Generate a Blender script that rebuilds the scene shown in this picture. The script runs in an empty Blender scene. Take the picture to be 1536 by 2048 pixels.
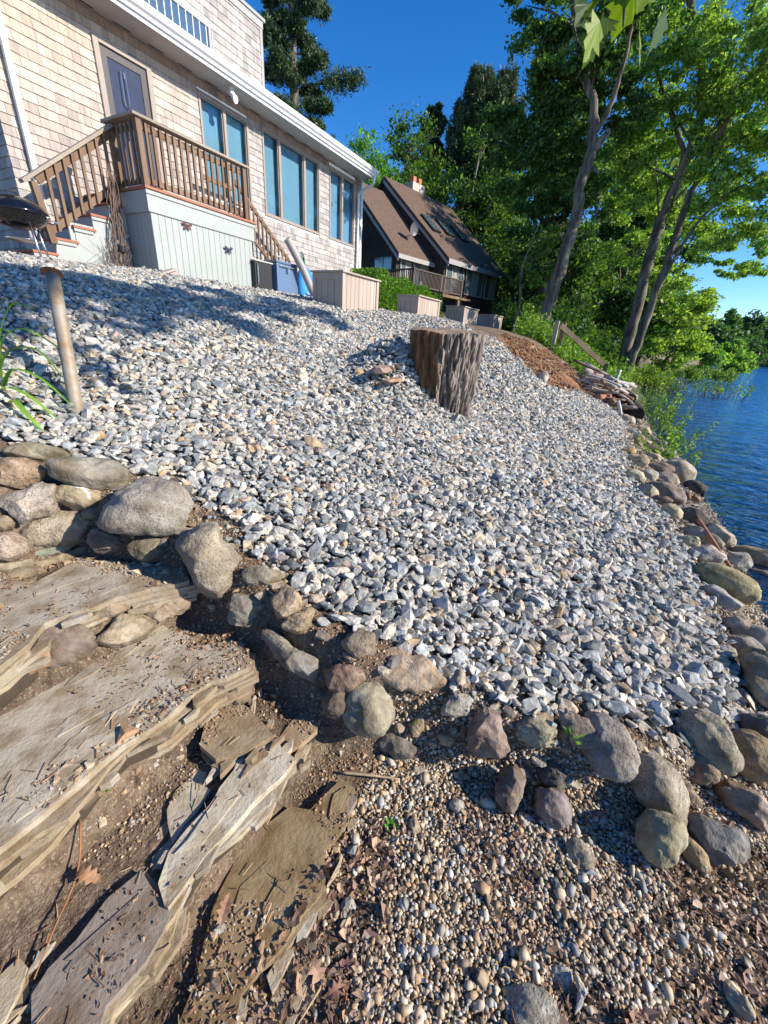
import bpy, bmesh, math, random
import numpy as np
from mathutils import Vector, Matrix
sc = bpy.context.scene
# ---------------------------------------------------------------- camera
PITCH = math.radians(24.25); ROLL = math.radians(3.9)
fw = Vector((0, math.cos(PITCH), -math.sin(PITCH))); rt = Vector((1, 0, 0)); up = rt.cross(fw)
r2 = rt*math.cos(ROLL)+up*math.sin(ROLL); u2 = -rt*math.sin(ROLL)+up*math.cos(ROLL)
cd = bpy.data.cameras.new('camera'); cam = bpy.data.objects.new('camera', cd); sc.collection.objects.link(cam)
cd.sensor_fit = 'VERTICAL'; cd.sensor_height = 24; cd.lens = 790/2048*24; cd.clip_start = .05; cd.clip_end = 3000
M = Matrix((r2, u2, -fw)).transposed().to_4x4(); M.translation = (0, 0, 1.6); cam.matrix_world = M
sc.camera = cam
# ---------------------------------------------------------------- sky and sun
SUN_EL = math.radians(29); SUN_AZ = math.radians(103)
w = bpy.data.worlds.new('World'); sc.world = w; w.use_nodes = True
nt = w.node_tree; bg = nt.nodes['Background']
sky = nt.nodes.new('ShaderNodeTexSky'); sky.sky_type = 'NISHITA'; sky.sun_disc = False
sky.sun_elevation = SUN_EL; sky.sun_rotation = SUN_AZ; sky.altitude = 1200; sky.air_density = 1.0; sky.dust_density = .1; sky.ozone_density = 4.0
hs = nt.nodes.new('ShaderNodeHueSaturation'); hs.inputs['Saturation'].default_value = 1.3; hs.inputs['Hue'].default_value = .507
nt.links.new(sky.outputs[0], hs.inputs['Color']); nt.links.new(hs.outputs[0], bg.inputs[0]); bg.inputs[1].default_value = .128
sl = bpy.data.lights.new('sun', 'SUN'); sl.energy = 5.0; sl.angle = math.radians(.5); sl.color = (1, .90, .755)
sun = bpy.data.objects.new('sun', sl); sc.collection.objects.link(sun)
S = Vector((math.sin(SUN_AZ)*math.cos(SUN_EL), math.cos(SUN_AZ)*math.cos(SUN_EL), math.sin(SUN_EL)))
sun.rotation_euler = S.to_track_quat('Z', 'Y').to_euler(); sun.location = (30, -10, 25)
sc.view_settings.view_transform = 'Standard'; sc.view_settings.look = 'None'; sc.view_settings.exposure = .76; sc.view_settings.gamma = 1
sc.cycles.max_bounces = 6; sc.cycles.transparent_max_bounces = 6; sc.cycles.diffuse_bounces = 3
ROT = math.radians(62)   # local frame: x = along the shore (s), y = uphill (u), z = up
rng = np.random.default_rng(7); random.seed(7)
def _h2(ix, iy, sd=0):
    n = (ix.astype(np.int64)*374761393 + iy.astype(np.int64)*668265263 + sd*974711) & 0xffffffff
    n = ((n ^ (n >> 13))*1274126177) & 0xffffffff
    return ((n ^ (n >> 16)) & 0xffffff)/float(0xffffff)
def vnoise(x, y, sd=0):
    x = np.asarray(x, float); y = np.asarray(y, float)
    ix = np.floor(x); iy = np.floor(y); fx = x-ix; fy = y-iy
    fx = fx*fx*(3-2*fx); fy = fy*fy*(3-2*fy)
    a = _h2(ix, iy, sd); b = _h2(ix+1, iy, sd); c = _h2(ix, iy+1, sd); d = _h2(ix+1, iy+1, sd)
    return (a*(1-fx)+b*fx)*(1-fy)+(c*(1-fx)+d*fx)*fy
def fbm(x, y, o=4, sd=0):
    r = 0; a = .5
    for k in range(o):
        r = r+a*(vnoise(x*2**k, y*2**k, sd+k*17)-.5); a *= .5
    return r*2
def sstep(a, b, x):
    k = np.clip((x-a)/(b-a), 0, 1); return k*k*(3-2*k)
def pl(x, pts):
    return np.interp(x, [p[0] for p in pts], [p[1] for p in pts])
def sm(f, t, w):
    return (f(t-w)+f(t-.5*w)+f(t)+f(t+.5*w)+f(t+w))/5
PA = [(-60,3.2),(-30,2.8),(-9,2.43),(-7.4,2.43),(-6.3,2.29),(-5.2,2.03),(-4,1.58),(-2.7,1.1),(-1.5,.72),(-.5,.42),(0,.27),(.6,.12),(1.0,-.01),(1.45,-.15),(2.2,-.42),(4,-1.1),(14,-2.4),(60,-3)]
PB = [(-60,3.2),(-9,2.35),(-6,2.12),(-4.4,2.0),(-3.2,1.9),(-2.4,1.72),(-1.25,1.08),(-.7,.7),(-.2,.42),(.5,.1),(.8,-.04),(1.1,-.2),(2.2,-.5),(4,-1.1),(14,-2.4),(60,-3)]
SB = [(-2.1,.72),(-1.5,.86),(-1.0,.9),(-.6,.9),(-.45,1.0),(-.25,1.1),(0,1.17),(.2,1.22),(.4,1.32),(.6,1.45),(.8,1.75),(1.0,2.4),(1.1,3.3),(1.4,4.5)]
PS = [(-2.1,.72),(-1.97,.57),(-1.5,.54),(-1.42,.38),(-1.06,.35),(-.98,.2),(-.72,.18),(-.64,.06),(-.45,.04),(-.3,.02),(.5,.0),(1.0,-.06),(1.45,-.17),(2.2,-.42),(4,-1.1),(14,-2.4),(60,-3)]
SH = [(0,0),(20,0),(29,.3),(39,1.6),(50,3.8),(70,8),(120,15.5),(157,18),(400,30)]
def height(s, t, micro=True):
    s = np.asarray(s, float); t = np.asarray(t, float)
    t2 = t-pl(s, SH)
    a = sm(lambda q: pl(q, PA), t2, .18); b = sm(lambda q: pl(q, PB), t2, .18)
    k = sstep(5.5, 9.5, s); z = a*(1-k)+b*k
    z = z-.22*sstep(4.5, 7, -t)*(1-sstep(-1, 5, s))
    z = z-.15*sstep(4, 6.3, -t)*(1-sstep(5.5, 8.5, s))
    z = z+1.6*sstep(13, 20, s)*sstep(7, 13, -t)
    z = z+.3*np.exp(-((s-19.3)/2.2)**2-((t-.1)/.9)**2)
    z = z+.5*np.exp(-((s-4.5)/.45)**2-((t+2.35)/.45)**2)
    z = z+3.2*sstep(168, 180, s+.18*t)*sstep(0, 30, t)
    ws = (1-sstep(-.05, .10, s-pl(t, SB)))*sstep(-2.16, -1.98, t)*sstep(-6, -5, s)
    zs = pl(t, PS)
    if micro:
        z = z+.05*fbm(s*.8, t*.8, 3, 5)*sstep(.2, -1.2, t2)
        zs = zs+.022*fbm(s*5, t*5, 4, 9)+.007*fbm(s*30, t*30, 2, 11)
    return z*(1-ws)+zs*ws
ROCKS = [
 ('long olive brown boulder on the crest of the left rock stack, against the gravel', [0.781, 2.273, 0.99], [0.115, 0.047, -0.1], 0.04, 'r', (0.27, 0.25, 0.16)),
 ('grey flat boulder with a white scratch curving across its top', [0.848, 2.007, 0.925], [(-0.15, 0.041), (-0.12, 0.068), (-0.041, 0.081), (0.08, 0.073), (0.171, 0.027), (0.16, -0.031), (0.105, -0.074), (0.023, -0.083), (-0.066, -0.052), (-0.136, -0.007)], 0.07, 'r', (0.27, 0.26, 0.22)),
 ("orange boulder at the photo's left edge, above the pinkish speckled boulder", [0.641, 2.14, 0.953], [0.099, 0.064, 0.17], 0.049, 'a', (0.47, 0.3, 0.18)),
 ('pinkish speckled boulder with six rough sides in the left rock stack', [0.631, 2.055, 0.832], [(-0.106, 0.033), (-0.067, 0.069), (0.004, 0.106), (0.079, 0.091), (0.116, 0.025), (0.091, -0.031), (-0.006, -0.095), (-0.041, -0.104), (-0.076, -0.061), (-0.098, -0.008)], 0.081, 'a', (0.44, 0.38, 0.32)),
 ('yellowish rounded boulder tucked behind the grey flat boulder with the scratch', [0.791, 2.002, 0.838], [0.101, 0.066, -0.09], 0.056, 'r', (0.42, 0.34, 0.19)),
 ('tan coarse granite boulder sloping under the pinkish speckled boulder', [0.675, 2.018, 0.706], [0.157, 0.074, 0.38], 0.063, 'r', (0.42, 0.33, 0.22)),
 ('pale granite boulder at the left edge in the lowest row of the rock stack', [0.502, 2.024, 0.701], [0.075, 0.06, 0.0], 0.051, 'r', (0.45, 0.33, 0.26)),
 ('small dark tan stone wedged at the left edge under the pinkish boulder', [0.528, 2.063, 0.786], [0.044, 0.035, 0.0], 0.027, 'a', (0.25, 0.18, 0.11)),
 ('small round olive pebble lying on the dirt left of the large grey granite boulder', [0.797, 1.946, 0.766], [0.039, 0.03, -0.17], 0.025, 'r', (0.27, 0.25, 0.16)),
 ('large humped grey granite boulder at the head of the stone steps', [0.902, 1.672, 0.831], [(-0.163, -0.074), (-0.158, -0.011), (-0.122, 0.064), (-0.06, 0.109), (0.011, 0.123), (0.1, 0.108), (0.18, 0.016), (0.175, -0.058), (0.146, -0.109), (0.068, -0.125), (-0.047, -0.108), (-0.128, -0.092)], 0.104, 'r', (0.38, 0.36, 0.32)),
 ('brown purple block under the left end of the large grey granite boulder', [0.791, 1.827, 0.655], [0.087, 0.062, -0.21], 0.047, 'a', (0.24, 0.17, 0.15)),
 ('dark olive block in shade under the large grey granite boulder', [0.855, 1.616, 0.665], [0.089, 0.06, -0.21], 0.046, 'a', (0.2, 0.18, 0.11)),
 ('tan bean shaped granite boulder standing beside the steps', [0.926, 1.354, 0.652], [(-0.129, 0.073), (-0.081, 0.13), (-0.019, 0.169), (0.051, 0.183), (0.067, 0.106), (0.132, 0.024), (0.133, -0.06), (0.112, -0.136), (0.079, -0.18), (0.028, -0.161), (-0.031, -0.089), (-0.081, -0.011)], 0.121, 'r', (0.44, 0.38, 0.28)),
 ('small olive grey rounded stone lying right of the bean shaped boulder', [1.02, 1.109, 0.62], [0.077, 0.041, -0.07], 0.034, 'r', (0.29, 0.27, 0.18)),
 ('dark grey wedge block below the bean shaped boulder', [0.918, 1.12, 0.506], [0.084, 0.076, -0.35], 0.058, 'a', (0.19, 0.18, 0.15)),
 ('square orange tan block between the wedge block and the gravel', [0.983, 0.945, 0.571], [0.066, 0.074, 0.14], 0.05, 'a', (0.4, 0.28, 0.17)),
 ('yellow tan rough stone under the square orange tan block', [0.974, 0.868, 0.519], [0.075, 0.047, 0.38], 0.036, 'a', (0.43, 0.31, 0.15)),
 ('long blue grey block leaning over the dark hollow beside the steps', [0.92, 0.877, 0.379], [(-0.153, 0.092), (-0.136, 0.116), (-0.1, 0.117), (0.005, 0.039), (0.141, -0.016), (0.152, -0.062), (0.11, -0.114), (0.044, -0.08), (-0.071, -0.004)], 0.095, 'a', (0.25, 0.26, 0.25)),
 ('reddish brown rounded boulder above the round green grey boulder', [0.95, 0.632, 0.374], [0.076, 0.058, 0.0], 0.049, 'r', (0.24, 0.13, 0.09)),
 ('dark brown boulder in shade under the reddish brown boulder', [0.924, 0.631, 0.28], [0.065, 0.065, 0.0], 0.055, 'r', (0.13, 0.1, 0.07)),
 ('round green grey boulder with a smooth face standing on the beach edge', [0.974, 0.532, 0.255], [0.097, 0.101, 0.0], 0.083, 'r', (0.33, 0.33, 0.25)),
 ('large flat orange stone lying at the lower edge of the gravel', [1.095, 0.432, 0.381], [(-0.15, 0.026), (-0.095, 0.086), (-0.024, 0.094), (0.066, 0.063), (0.147, -0.022), (0.113, -0.068), (0.041, -0.09), (-0.046, -0.053), (-0.121, -0.007)], 0.023, 'f', (0.5, 0.34, 0.2)),
 ('rough tan stone above the large flat orange stone', [1.031, 0.615, 0.481], [0.071, 0.051, -0.17], 0.039, 'a', (0.36, 0.27, 0.17)),
 ('dark grey flat stone half buried right of the round green grey boulder', [1.01, 0.402, 0.085], [0.102, 0.053, -0.38], 0.04, 'a', (0.16, 0.14, 0.12)),
 ('pale grey angular stone right of the large flat orange stone', [1.164, 0.23, 0.286], [(-0.073, -0.054), (-0.051, 0.031), (-0.025, 0.062), (0.069, 0.004), (0.041, -0.041), (-0.014, -0.06)], 0.052, 'a', (0.46, 0.44, 0.4)),
 ('purple red angular block standing at the middle of the boulder line', [1.173, 0.099, 0.206], [(-0.091, -0.004), (-0.06, 0.049), (-0.007, 0.094), (0.057, 0.048), (0.086, -0.018), (0.078, -0.071), (0.02, -0.088), (-0.07, -0.086)], 0.071, 'a', (0.27, 0.18, 0.15)),
 ('pale yellow rough stone right of the purple red block', [1.243, -0.068, 0.228], [0.078, 0.058, -0.26], 0.045, 'a', (0.44, 0.38, 0.22)),
 ('pinkish flat stone leaning on the big grey granite boulder', [1.323, -0.19, 0.254], [(-0.071, 0.038), (-0.012, 0.076), (0.072, 0.03), (0.07, -0.024), (0.052, -0.072), (-0.005, -0.065), (-0.034, -0.015)], 0.013, 'f', (0.42, 0.31, 0.24)),
 ('big rounded grey granite boulder behind the pinkish flat stone', [1.345, -0.327, 0.202], [0.088, 0.119, 0.38], 0.075, 'r', (0.36, 0.33, 0.3)),
 ('cream granite boulder standing upright right of the big grey one', [1.405, -0.521, 0.082], [0.087, 0.12, 0.31], 0.074, 'r', (0.48, 0.42, 0.3)),
 ("pale olive boulder at the gravel's lower right corner", [1.723, -0.727, 0.111], [0.09, 0.109, 0.38], 0.076, 'r', (0.4, 0.38, 0.26)),
 ('smooth ochre boulder beside the pale olive boulder near the right edge', [1.836, -0.923, 0.012], [0.105, 0.101, -0.26], 0.086, 'r', (0.42, 0.28, 0.12)),
 ('dark slate boulder above the smooth ochre boulder', [2.104, -1.031, -0.033], [0.085, 0.068, -0.26], 0.058, 'r', (0.14, 0.14, 0.14)),
 ('orange pink angular boulder near the right edge below the ochre boulder', [1.582, -0.865, -0.003], [0.099, 0.069, -0.66], 0.053, 'a', (0.46, 0.3, 0.2)),
 ('olive sandstone boulder with a notched top in the lowest row', [1.199, -0.53, 0.058], [(-0.079, -0.012), (-0.056, 0.043), (-0.004, 0.082), (0.046, 0.069), (0.086, 0.048), (0.067, -0.012), (0.025, -0.057), (-0.024, -0.076), (-0.067, -0.062)], 0.071, 'r', (0.33, 0.32, 0.17)),
 ('dark grey angular boulder right of the olive sandstone boulder', [1.329, -0.721, 0.025], [0.105, 0.082, -0.14], 0.063, 'a', (0.18, 0.18, 0.17)),
 ('small ochre stone wedged between the olive and the dark grey boulder', [1.254, -0.65, 0.013], [0.032, 0.054, 0.26], 0.027, 'r', (0.45, 0.3, 0.13)),
 ('purple brown pointed stone standing on the pebbles', [1.081, -0.041, 0.068], [(-0.062, 0.019), (-0.026, 0.067), (0.032, 0.083), (0.072, 0.042), (0.041, -0.019), (-0.006, -0.078), (-0.041, -0.074), (-0.061, -0.034)], 0.051, 'a', (0.22, 0.16, 0.13)),
 ('rounded purple grey stone on the pebbles under the dark slate wedge', [1.124, -0.187, 0.048], [0.065, 0.061, -0.17], 0.052, 'r', (0.25, 0.2, 0.21)),
 ('dark slate wedge between the purple stones and the grey granite boulder', [1.212, -0.166, 0.09], [0.056, 0.052, -0.44], 0.04, 'a', (0.13, 0.13, 0.11)),
 ('brown orange cobble between the cream boulder and the pale olive boulder', [1.62, -0.703, 0.036], [0.062, 0.058, -0.35], 0.049, 'r', (0.36, 0.25, 0.16)),
 ('tan wedge stone at the right foot of the cream granite boulder', [1.479, -0.651, 0.013], [0.044, 0.053, 0.44], 0.033, 'a', (0.42, 0.31, 0.2)),
 ('mossy round cobble left of the purple red block', [1.114, 0.232, 0.135], [0.038, 0.03, 0.0], 0.026, 'r', (0.28, 0.25, 0.12)),
 ('tan sliver stone standing left of the mossy cobble', [1.072, 0.352, 0.186], [0.03, 0.059, -0.35], 0.023, 'a', (0.4, 0.28, 0.14)),
 ('cream flat fragment among the dead leaves below the purple grey stone', [1.017, -0.3, 0.022], [0.044, 0.047, 0.0], 0.012, 'f', (0.5, 0.42, 0.28)),
 ('massive olive brown boulder at the right edge where gravel meets beach', [2.453, -1.107, 0.017], [(-0.1, 0.106), (-0.058, 0.167), (-0.008, 0.191), (0.1, 0.134), (0.126, 0.021), (0.032, -0.172), (-0.049, -0.181), (-0.088, -0.117), (-0.104, -0.004)], 0.128, 'a', (0.28, 0.25, 0.15)),
 ('long pinkish tan slab at the right edge above the massive boulder', [2.947, -1.124, -0.03], [(-0.163, 0.141), (-0.089, 0.138), (0.028, 0.09), (0.153, 0.012), (0.146, -0.126), (0.015, -0.095), (-0.092, -0.009)], 0.038, 'f', (0.46, 0.35, 0.26)),
 ('grey granite cobble between the pinkish slab and the massive boulder', [2.809, -1.082, -0.041], [0.113, 0.075, -0.21], 0.064, 'r', (0.36, 0.33, 0.28)),
 ('big smooth olive boulder on the bank above the small pebbly beach', [3.57, -1.108, 0.01], [0.185, 0.108, -0.56], 0.092, 'r', (0.29, 0.26, 0.14)),
 ('grey flat stone leaning below the big smooth olive boulder', [3.29, -1.037, 0.011], [0.145, 0.065, -0.56], 0.05, 'a', (0.3, 0.29, 0.25)),
 ('pale round granite boulder at the top of the pebbly beach', [3.987, -1.06, 0.022], [0.125, 0.103, -0.35], 0.087, 'r', (0.46, 0.41, 0.37)),
 ('small yellow stone left above the pale round granite boulder', [4.135, -0.943, 0.045], [0.077, 0.077, -0.17], 0.065, 'r', (0.44, 0.39, 0.24)),
 ('pale grey boulder standing on the pebbly beach by the water', [4.359, -1.374, -0.103], [0.101, 0.096, 0.17], 0.081, 'r', (0.42, 0.41, 0.36)),
 ("long dark tan boulder at the water's edge on the right", [4.677, -1.594, -0.151], [0.221, 0.111, -0.21], 0.094, 'r', (0.27, 0.23, 0.16)),
 ('flat dark stone on the pebbles behind the long dark tan boulder', [4.397, -1.596, -0.191], [0.136, 0.059, -0.26], 0.05, 'r', (0.16, 0.14, 0.12)),
 ('long grey stone under the bare driftwood stick', [4.446, -1.078, 0.003], [0.186, 0.081, -0.45], 0.069, 'r', (0.32, 0.28, 0.21)),
 ('cream boulder at the waterline right of the driftwood stick', [4.782, -1.285, -0.055], [0.131, 0.096, -0.79], 0.081, 'r', (0.5, 0.43, 0.3)),
 ('dark wet boulder behind the driftwood stick', [4.907, -1.061, 0.023], [0.178, 0.11, -0.52], 0.084, 'a', (0.12, 0.11, 0.1)),
 ('cream oval stone left of the dark wet boulder', [4.818, -0.835, 0.084], [0.079, 0.089, 0.61], 0.066, 'r', (0.5, 0.44, 0.31)),
 ('dark grey rounded boulder over the small brown slab stone', [5.461, -0.826, 0.095], [0.183, 0.106, -0.49], 0.09, 'r', (0.22, 0.19, 0.17)),
 ('brown slab stone under the dark grey rounded boulder', [5.037, -0.729, 0.103], [0.116, 0.061, -0.17], 0.018, 'f', (0.24, 0.15, 0.1)),
 ('pale tan stone at the gravel edge left of the brown slab stone', [5.152, -0.623, 0.154], [0.096, 0.096, 0.0], 0.081, 'r', (0.44, 0.38, 0.27)),
 ('pale pink boulder above the dark grey rounded boulder', [6.175, -0.896, 0.06], [0.152, 0.099, -0.35], 0.084, 'r', (0.46, 0.38, 0.3)),
 ('broad pale granite boulder topping the shore rocks beside the water', [7.085, -1.111, -0.021], [0.194, 0.164, -0.17], 0.139, 'r', (0.46, 0.4, 0.3)),
 ('black wet rock standing out in the water', [6.719, -1.328, -0.098], [0.14, 0.105, -0.52], 0.08, 'a', (0.06, 0.06, 0.06)),
 ('small reddish rock in the shallows left of its twin', [5.917, -1.112, -0.024], [0.056, 0.056, 0.0], 0.048, 'r', (0.22, 0.12, 0.07)),
 ('small reddish rock in the shallows, the one farther out', [6.041, -1.234, -0.067], [0.054, 0.051, 0.0], 0.043, 'r', (0.25, 0.13, 0.08)),
 ('cream oval boulder at the gravel edge above the pale tan stone', [5.615, -0.498, 0.185], [0.118, 0.087, -0.44], 0.073, 'r', (0.5, 0.45, 0.31)),
 ('small pale cobble right of the cream oval boulder', [6.038, -0.684, 0.119], [0.085, 0.072, -0.35], 0.061, 'r', (0.44, 0.4, 0.32)),
 ('brown grey flat boulder left of the broad pale granite boulder', [6.77, -0.832, 0.061], [0.188, 0.094, -0.21], 0.072, 'a', (0.3, 0.22, 0.17)),
 ('dark ochre rounded cobble above the brown grey flat boulder', [6.869, -0.741, 0.086], [0.103, 0.081, 0.0], 0.068, 'r', (0.27, 0.2, 0.11)),
 ('tan rounded boulder in the upper shore rocks beside the gravel', [6.577, -0.532, 0.165], [0.136, 0.086, -0.17], 0.072, 'r', (0.44, 0.35, 0.23)),
 ("ochre cobble at the gravel's edge, upper part of the shore rocks", [6.94, -0.425, 0.192], [0.106, 0.083, 0.26], 0.07, 'r', (0.42, 0.3, 0.13)),
 ('long cream boulder in the middle of the upper shore rocks', [7.647, -0.837, 0.019], [0.131, 0.082, -0.21], 0.069, 'r', (0.5, 0.42, 0.28)),
 ('grey pointed stone beside the long cream boulder', [7.642, -0.963, -0.03], [0.089, 0.089, 0.0], 0.068, 'a', (0.33, 0.31, 0.28)),
 ('pale tan boulder at the outer side of the upper shore rocks', [8.898, -1.184, -0.159], [0.196, 0.112, -0.49], 0.094, 'r', (0.44, 0.38, 0.27)),
 ('ochre cobble on the outer tip of the upper shore rocks', [8.882, -1.335, -0.221], [0.093, 0.074, -0.26], 0.062, 'r', (0.38, 0.27, 0.14)),
 ('dark tan boulder above the long cream boulder', [8.73, -0.92, -0.058], [0.13, 0.083, -0.17], 0.07, 'r', (0.33, 0.25, 0.16)),
 ('pink cobble left above the dark tan boulder', [8.942, -0.783, -0.002], [0.095, 0.067, -0.17], 0.056, 'r', (0.44, 0.32, 0.23)),
 ('tan standing cobble near the top end of the shore rocks', [8.373, -0.597, 0.112], [0.09, 0.108, -0.52], 0.076, 'r', (0.42, 0.34, 0.23)),
 ('dark flat cobble next to the pink cobble by the water weeds', [9.966, -0.912, -0.071], [0.158, 0.074, -0.26], 0.062, 'r', (0.17, 0.14, 0.11)),
 ('yellow tan boulder near the top end of the shore rocks', [10.443, -0.788, -0.001], [0.166, 0.088, -0.44], 0.074, 'r', (0.45, 0.38, 0.26)),
 ('white grey flat stone left of the yellow tan boulder', [9.289, -0.508, 0.124], [0.139, 0.07, -0.21], 0.022, 'f', (0.46, 0.45, 0.42)),
 ('grey flat stone reaching toward the water weeds', [10.973, -0.988, -0.114], [0.104, 0.058, -0.26], 0.016, 'f', (0.4, 0.4, 0.38)),
 ("grey wet cobble alone at the water's edge", [10.139, -1.154, -0.179], [0.117, 0.064, -0.09], 0.054, 'r', (0.25, 0.22, 0.17)),
 ('cream boulder at the foot of the driftwood pile', [10.559, -0.438, 0.171], [0.146, 0.101, -0.61], 0.085, 'r', (0.5, 0.44, 0.33)),
 ('pale brown cobble beside the burnt log end', [11.394, -0.666, 0.052], [0.108, 0.072, -0.35], 0.061, 'r', (0.4, 0.32, 0.26)),
 ('pale pointed rock at the border of gravel and bare soil', [8.335, 1.226, 1.015], [0.095, 0.104, -0.61], 0.072, 'a', (0.44, 0.42, 0.38)),
 ('greenish thin slate bar lying on top of the upper left step', [0.663, 2.001, 0.631], [(-0.114, -0.031), (0.001, 0.012), (0.114, 0.06), (0.124, 0.037), (0.003, -0.019), (-0.103, -0.055)], 0.024, 'f', (0.26, 0.29, 0.22)),
 ('brown thin slate bar below the greenish one on the upper left step', [0.651, 1.976, 0.595], [(-0.096, -0.032), (0.003, 0.018), (0.101, 0.058), (0.105, 0.021), (0.006, -0.025), (-0.075, -0.054)], 0.021, 'f', (0.35, 0.26, 0.15)),
 ('flat green grey stone at the left edge on the upper left step', [0.496, 2.003, 0.619], [0.076, 0.023, 0.14], 0.012, 'f', (0.34, 0.33, 0.25)),
 ('flat brown stone at the left edge below the green grey one', [0.49, 1.974, 0.584], [0.092, 0.021, 0.21], 0.014, 'f', (0.3, 0.22, 0.13)),
 ('purple brown domed stone set between the two large steps', [0.415, 1.471, 0.501], [(-0.091, -0.032), (-0.091, 0.039), (-0.052, 0.068), (0.025, 0.081), (0.092, 0.047), (0.103, 0.015), (0.036, -0.045), (-0.041, -0.076)], 0.02, 'f', (0.24, 0.17, 0.14)),
 ('rust orange shard under the purple domed stone at the left edge', [0.298, 1.484, 0.518], [0.092, 0.035, 0.35], 0.014, 'f', (0.42, 0.24, 0.08)),
 ('small white broken stone above the purple domed stone', [0.504, 1.529, 0.551], [0.053, 0.025, 0.09], 0.019, 'a', (0.58, 0.56, 0.5)),
 ('long brown stone above the grey ridged stone between the steps', [0.611, 1.495, 0.548], [0.095, 0.038, 0.24], 0.029, 'a', (0.33, 0.23, 0.14)),
 ('grey ridged brown stone with a flat front between the steps', [0.589, 1.446, 0.469], [0.108, 0.061, 0.35], 0.047, 'a', (0.34, 0.27, 0.18)),
 ('brown faceted stone at the right end between the two large steps', [0.777, 1.431, 0.459], [(-0.1, -0.007), (-0.057, 0.038), (0.062, 0.094), (0.102, 0.036), (0.078, 0.001), (-0.009, -0.055), (-0.046, -0.089), (-0.079, -0.054)], 0.072, 'a', (0.35, 0.25, 0.17)),
 ('purple grey strip of stone on the edge of the uppermost step', [0.8, 1.491, 0.527], [0.1, 0.02, 0.14], 0.016, 'f', (0.27, 0.21, 0.18)),
 ('pale angular flake lying on the beach pebbles', [0.505, 0.301, 0.032], [(-0.026, 0.002), (-0.008, 0.021), (0.01, 0.023), (0.026, 0.002), (0.01, -0.022), (-0.014, -0.02)], 0.012, 'f', (0.5, 0.5, 0.46)),
 ('white grey pointed flake in the leaves at the lower middle', [0.685, -0.33, 0.034], [(-0.004, 0.044), (0.007, 0.03), (0.022, -0.0), (-0.005, -0.021), (-0.036, -0.041), (-0.015, -0.013)], 0.012, 'f', (0.55, 0.54, 0.5)),
 ('pale grey broken flake left of the pointed one at the lower middle', [0.697, -0.285, 0.014], [0.032, 0.025, 0.0], 0.012, 'f', (0.52, 0.52, 0.48)),
 ("pale rough stone cut by the photo's lower edge", [0.578, -0.22, 0.027], [0.064, 0.039, 0.0], 0.012, 'f', (0.5, 0.48, 0.4)),
 ('tan flat stone on the beach pebbles near the green sprig', [0.804, 0.225, 0.035], [0.021, 0.035, 0.0], 0.016, 'a', (0.44, 0.34, 0.2)),
 ('slate blue flat pebble on the beach below the cream flake', [0.898, -0.245, 0.016], [0.013, 0.027, 0.0], 0.011, 'r', (0.2, 0.23, 0.25)),
 ('tan long stone at the lower right corner', [0.906, -0.719, -0.004], [0.025, 0.041, 0.44], 0.019, 'a', (0.45, 0.35, 0.22)),
 ('grey cobble on the beach beneath the dark flat stone', [0.954, 0.117, 0.022], [0.026, 0.022, 0.0], 0.019, 'r', (0.42, 0.44, 0.4)),
]
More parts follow.
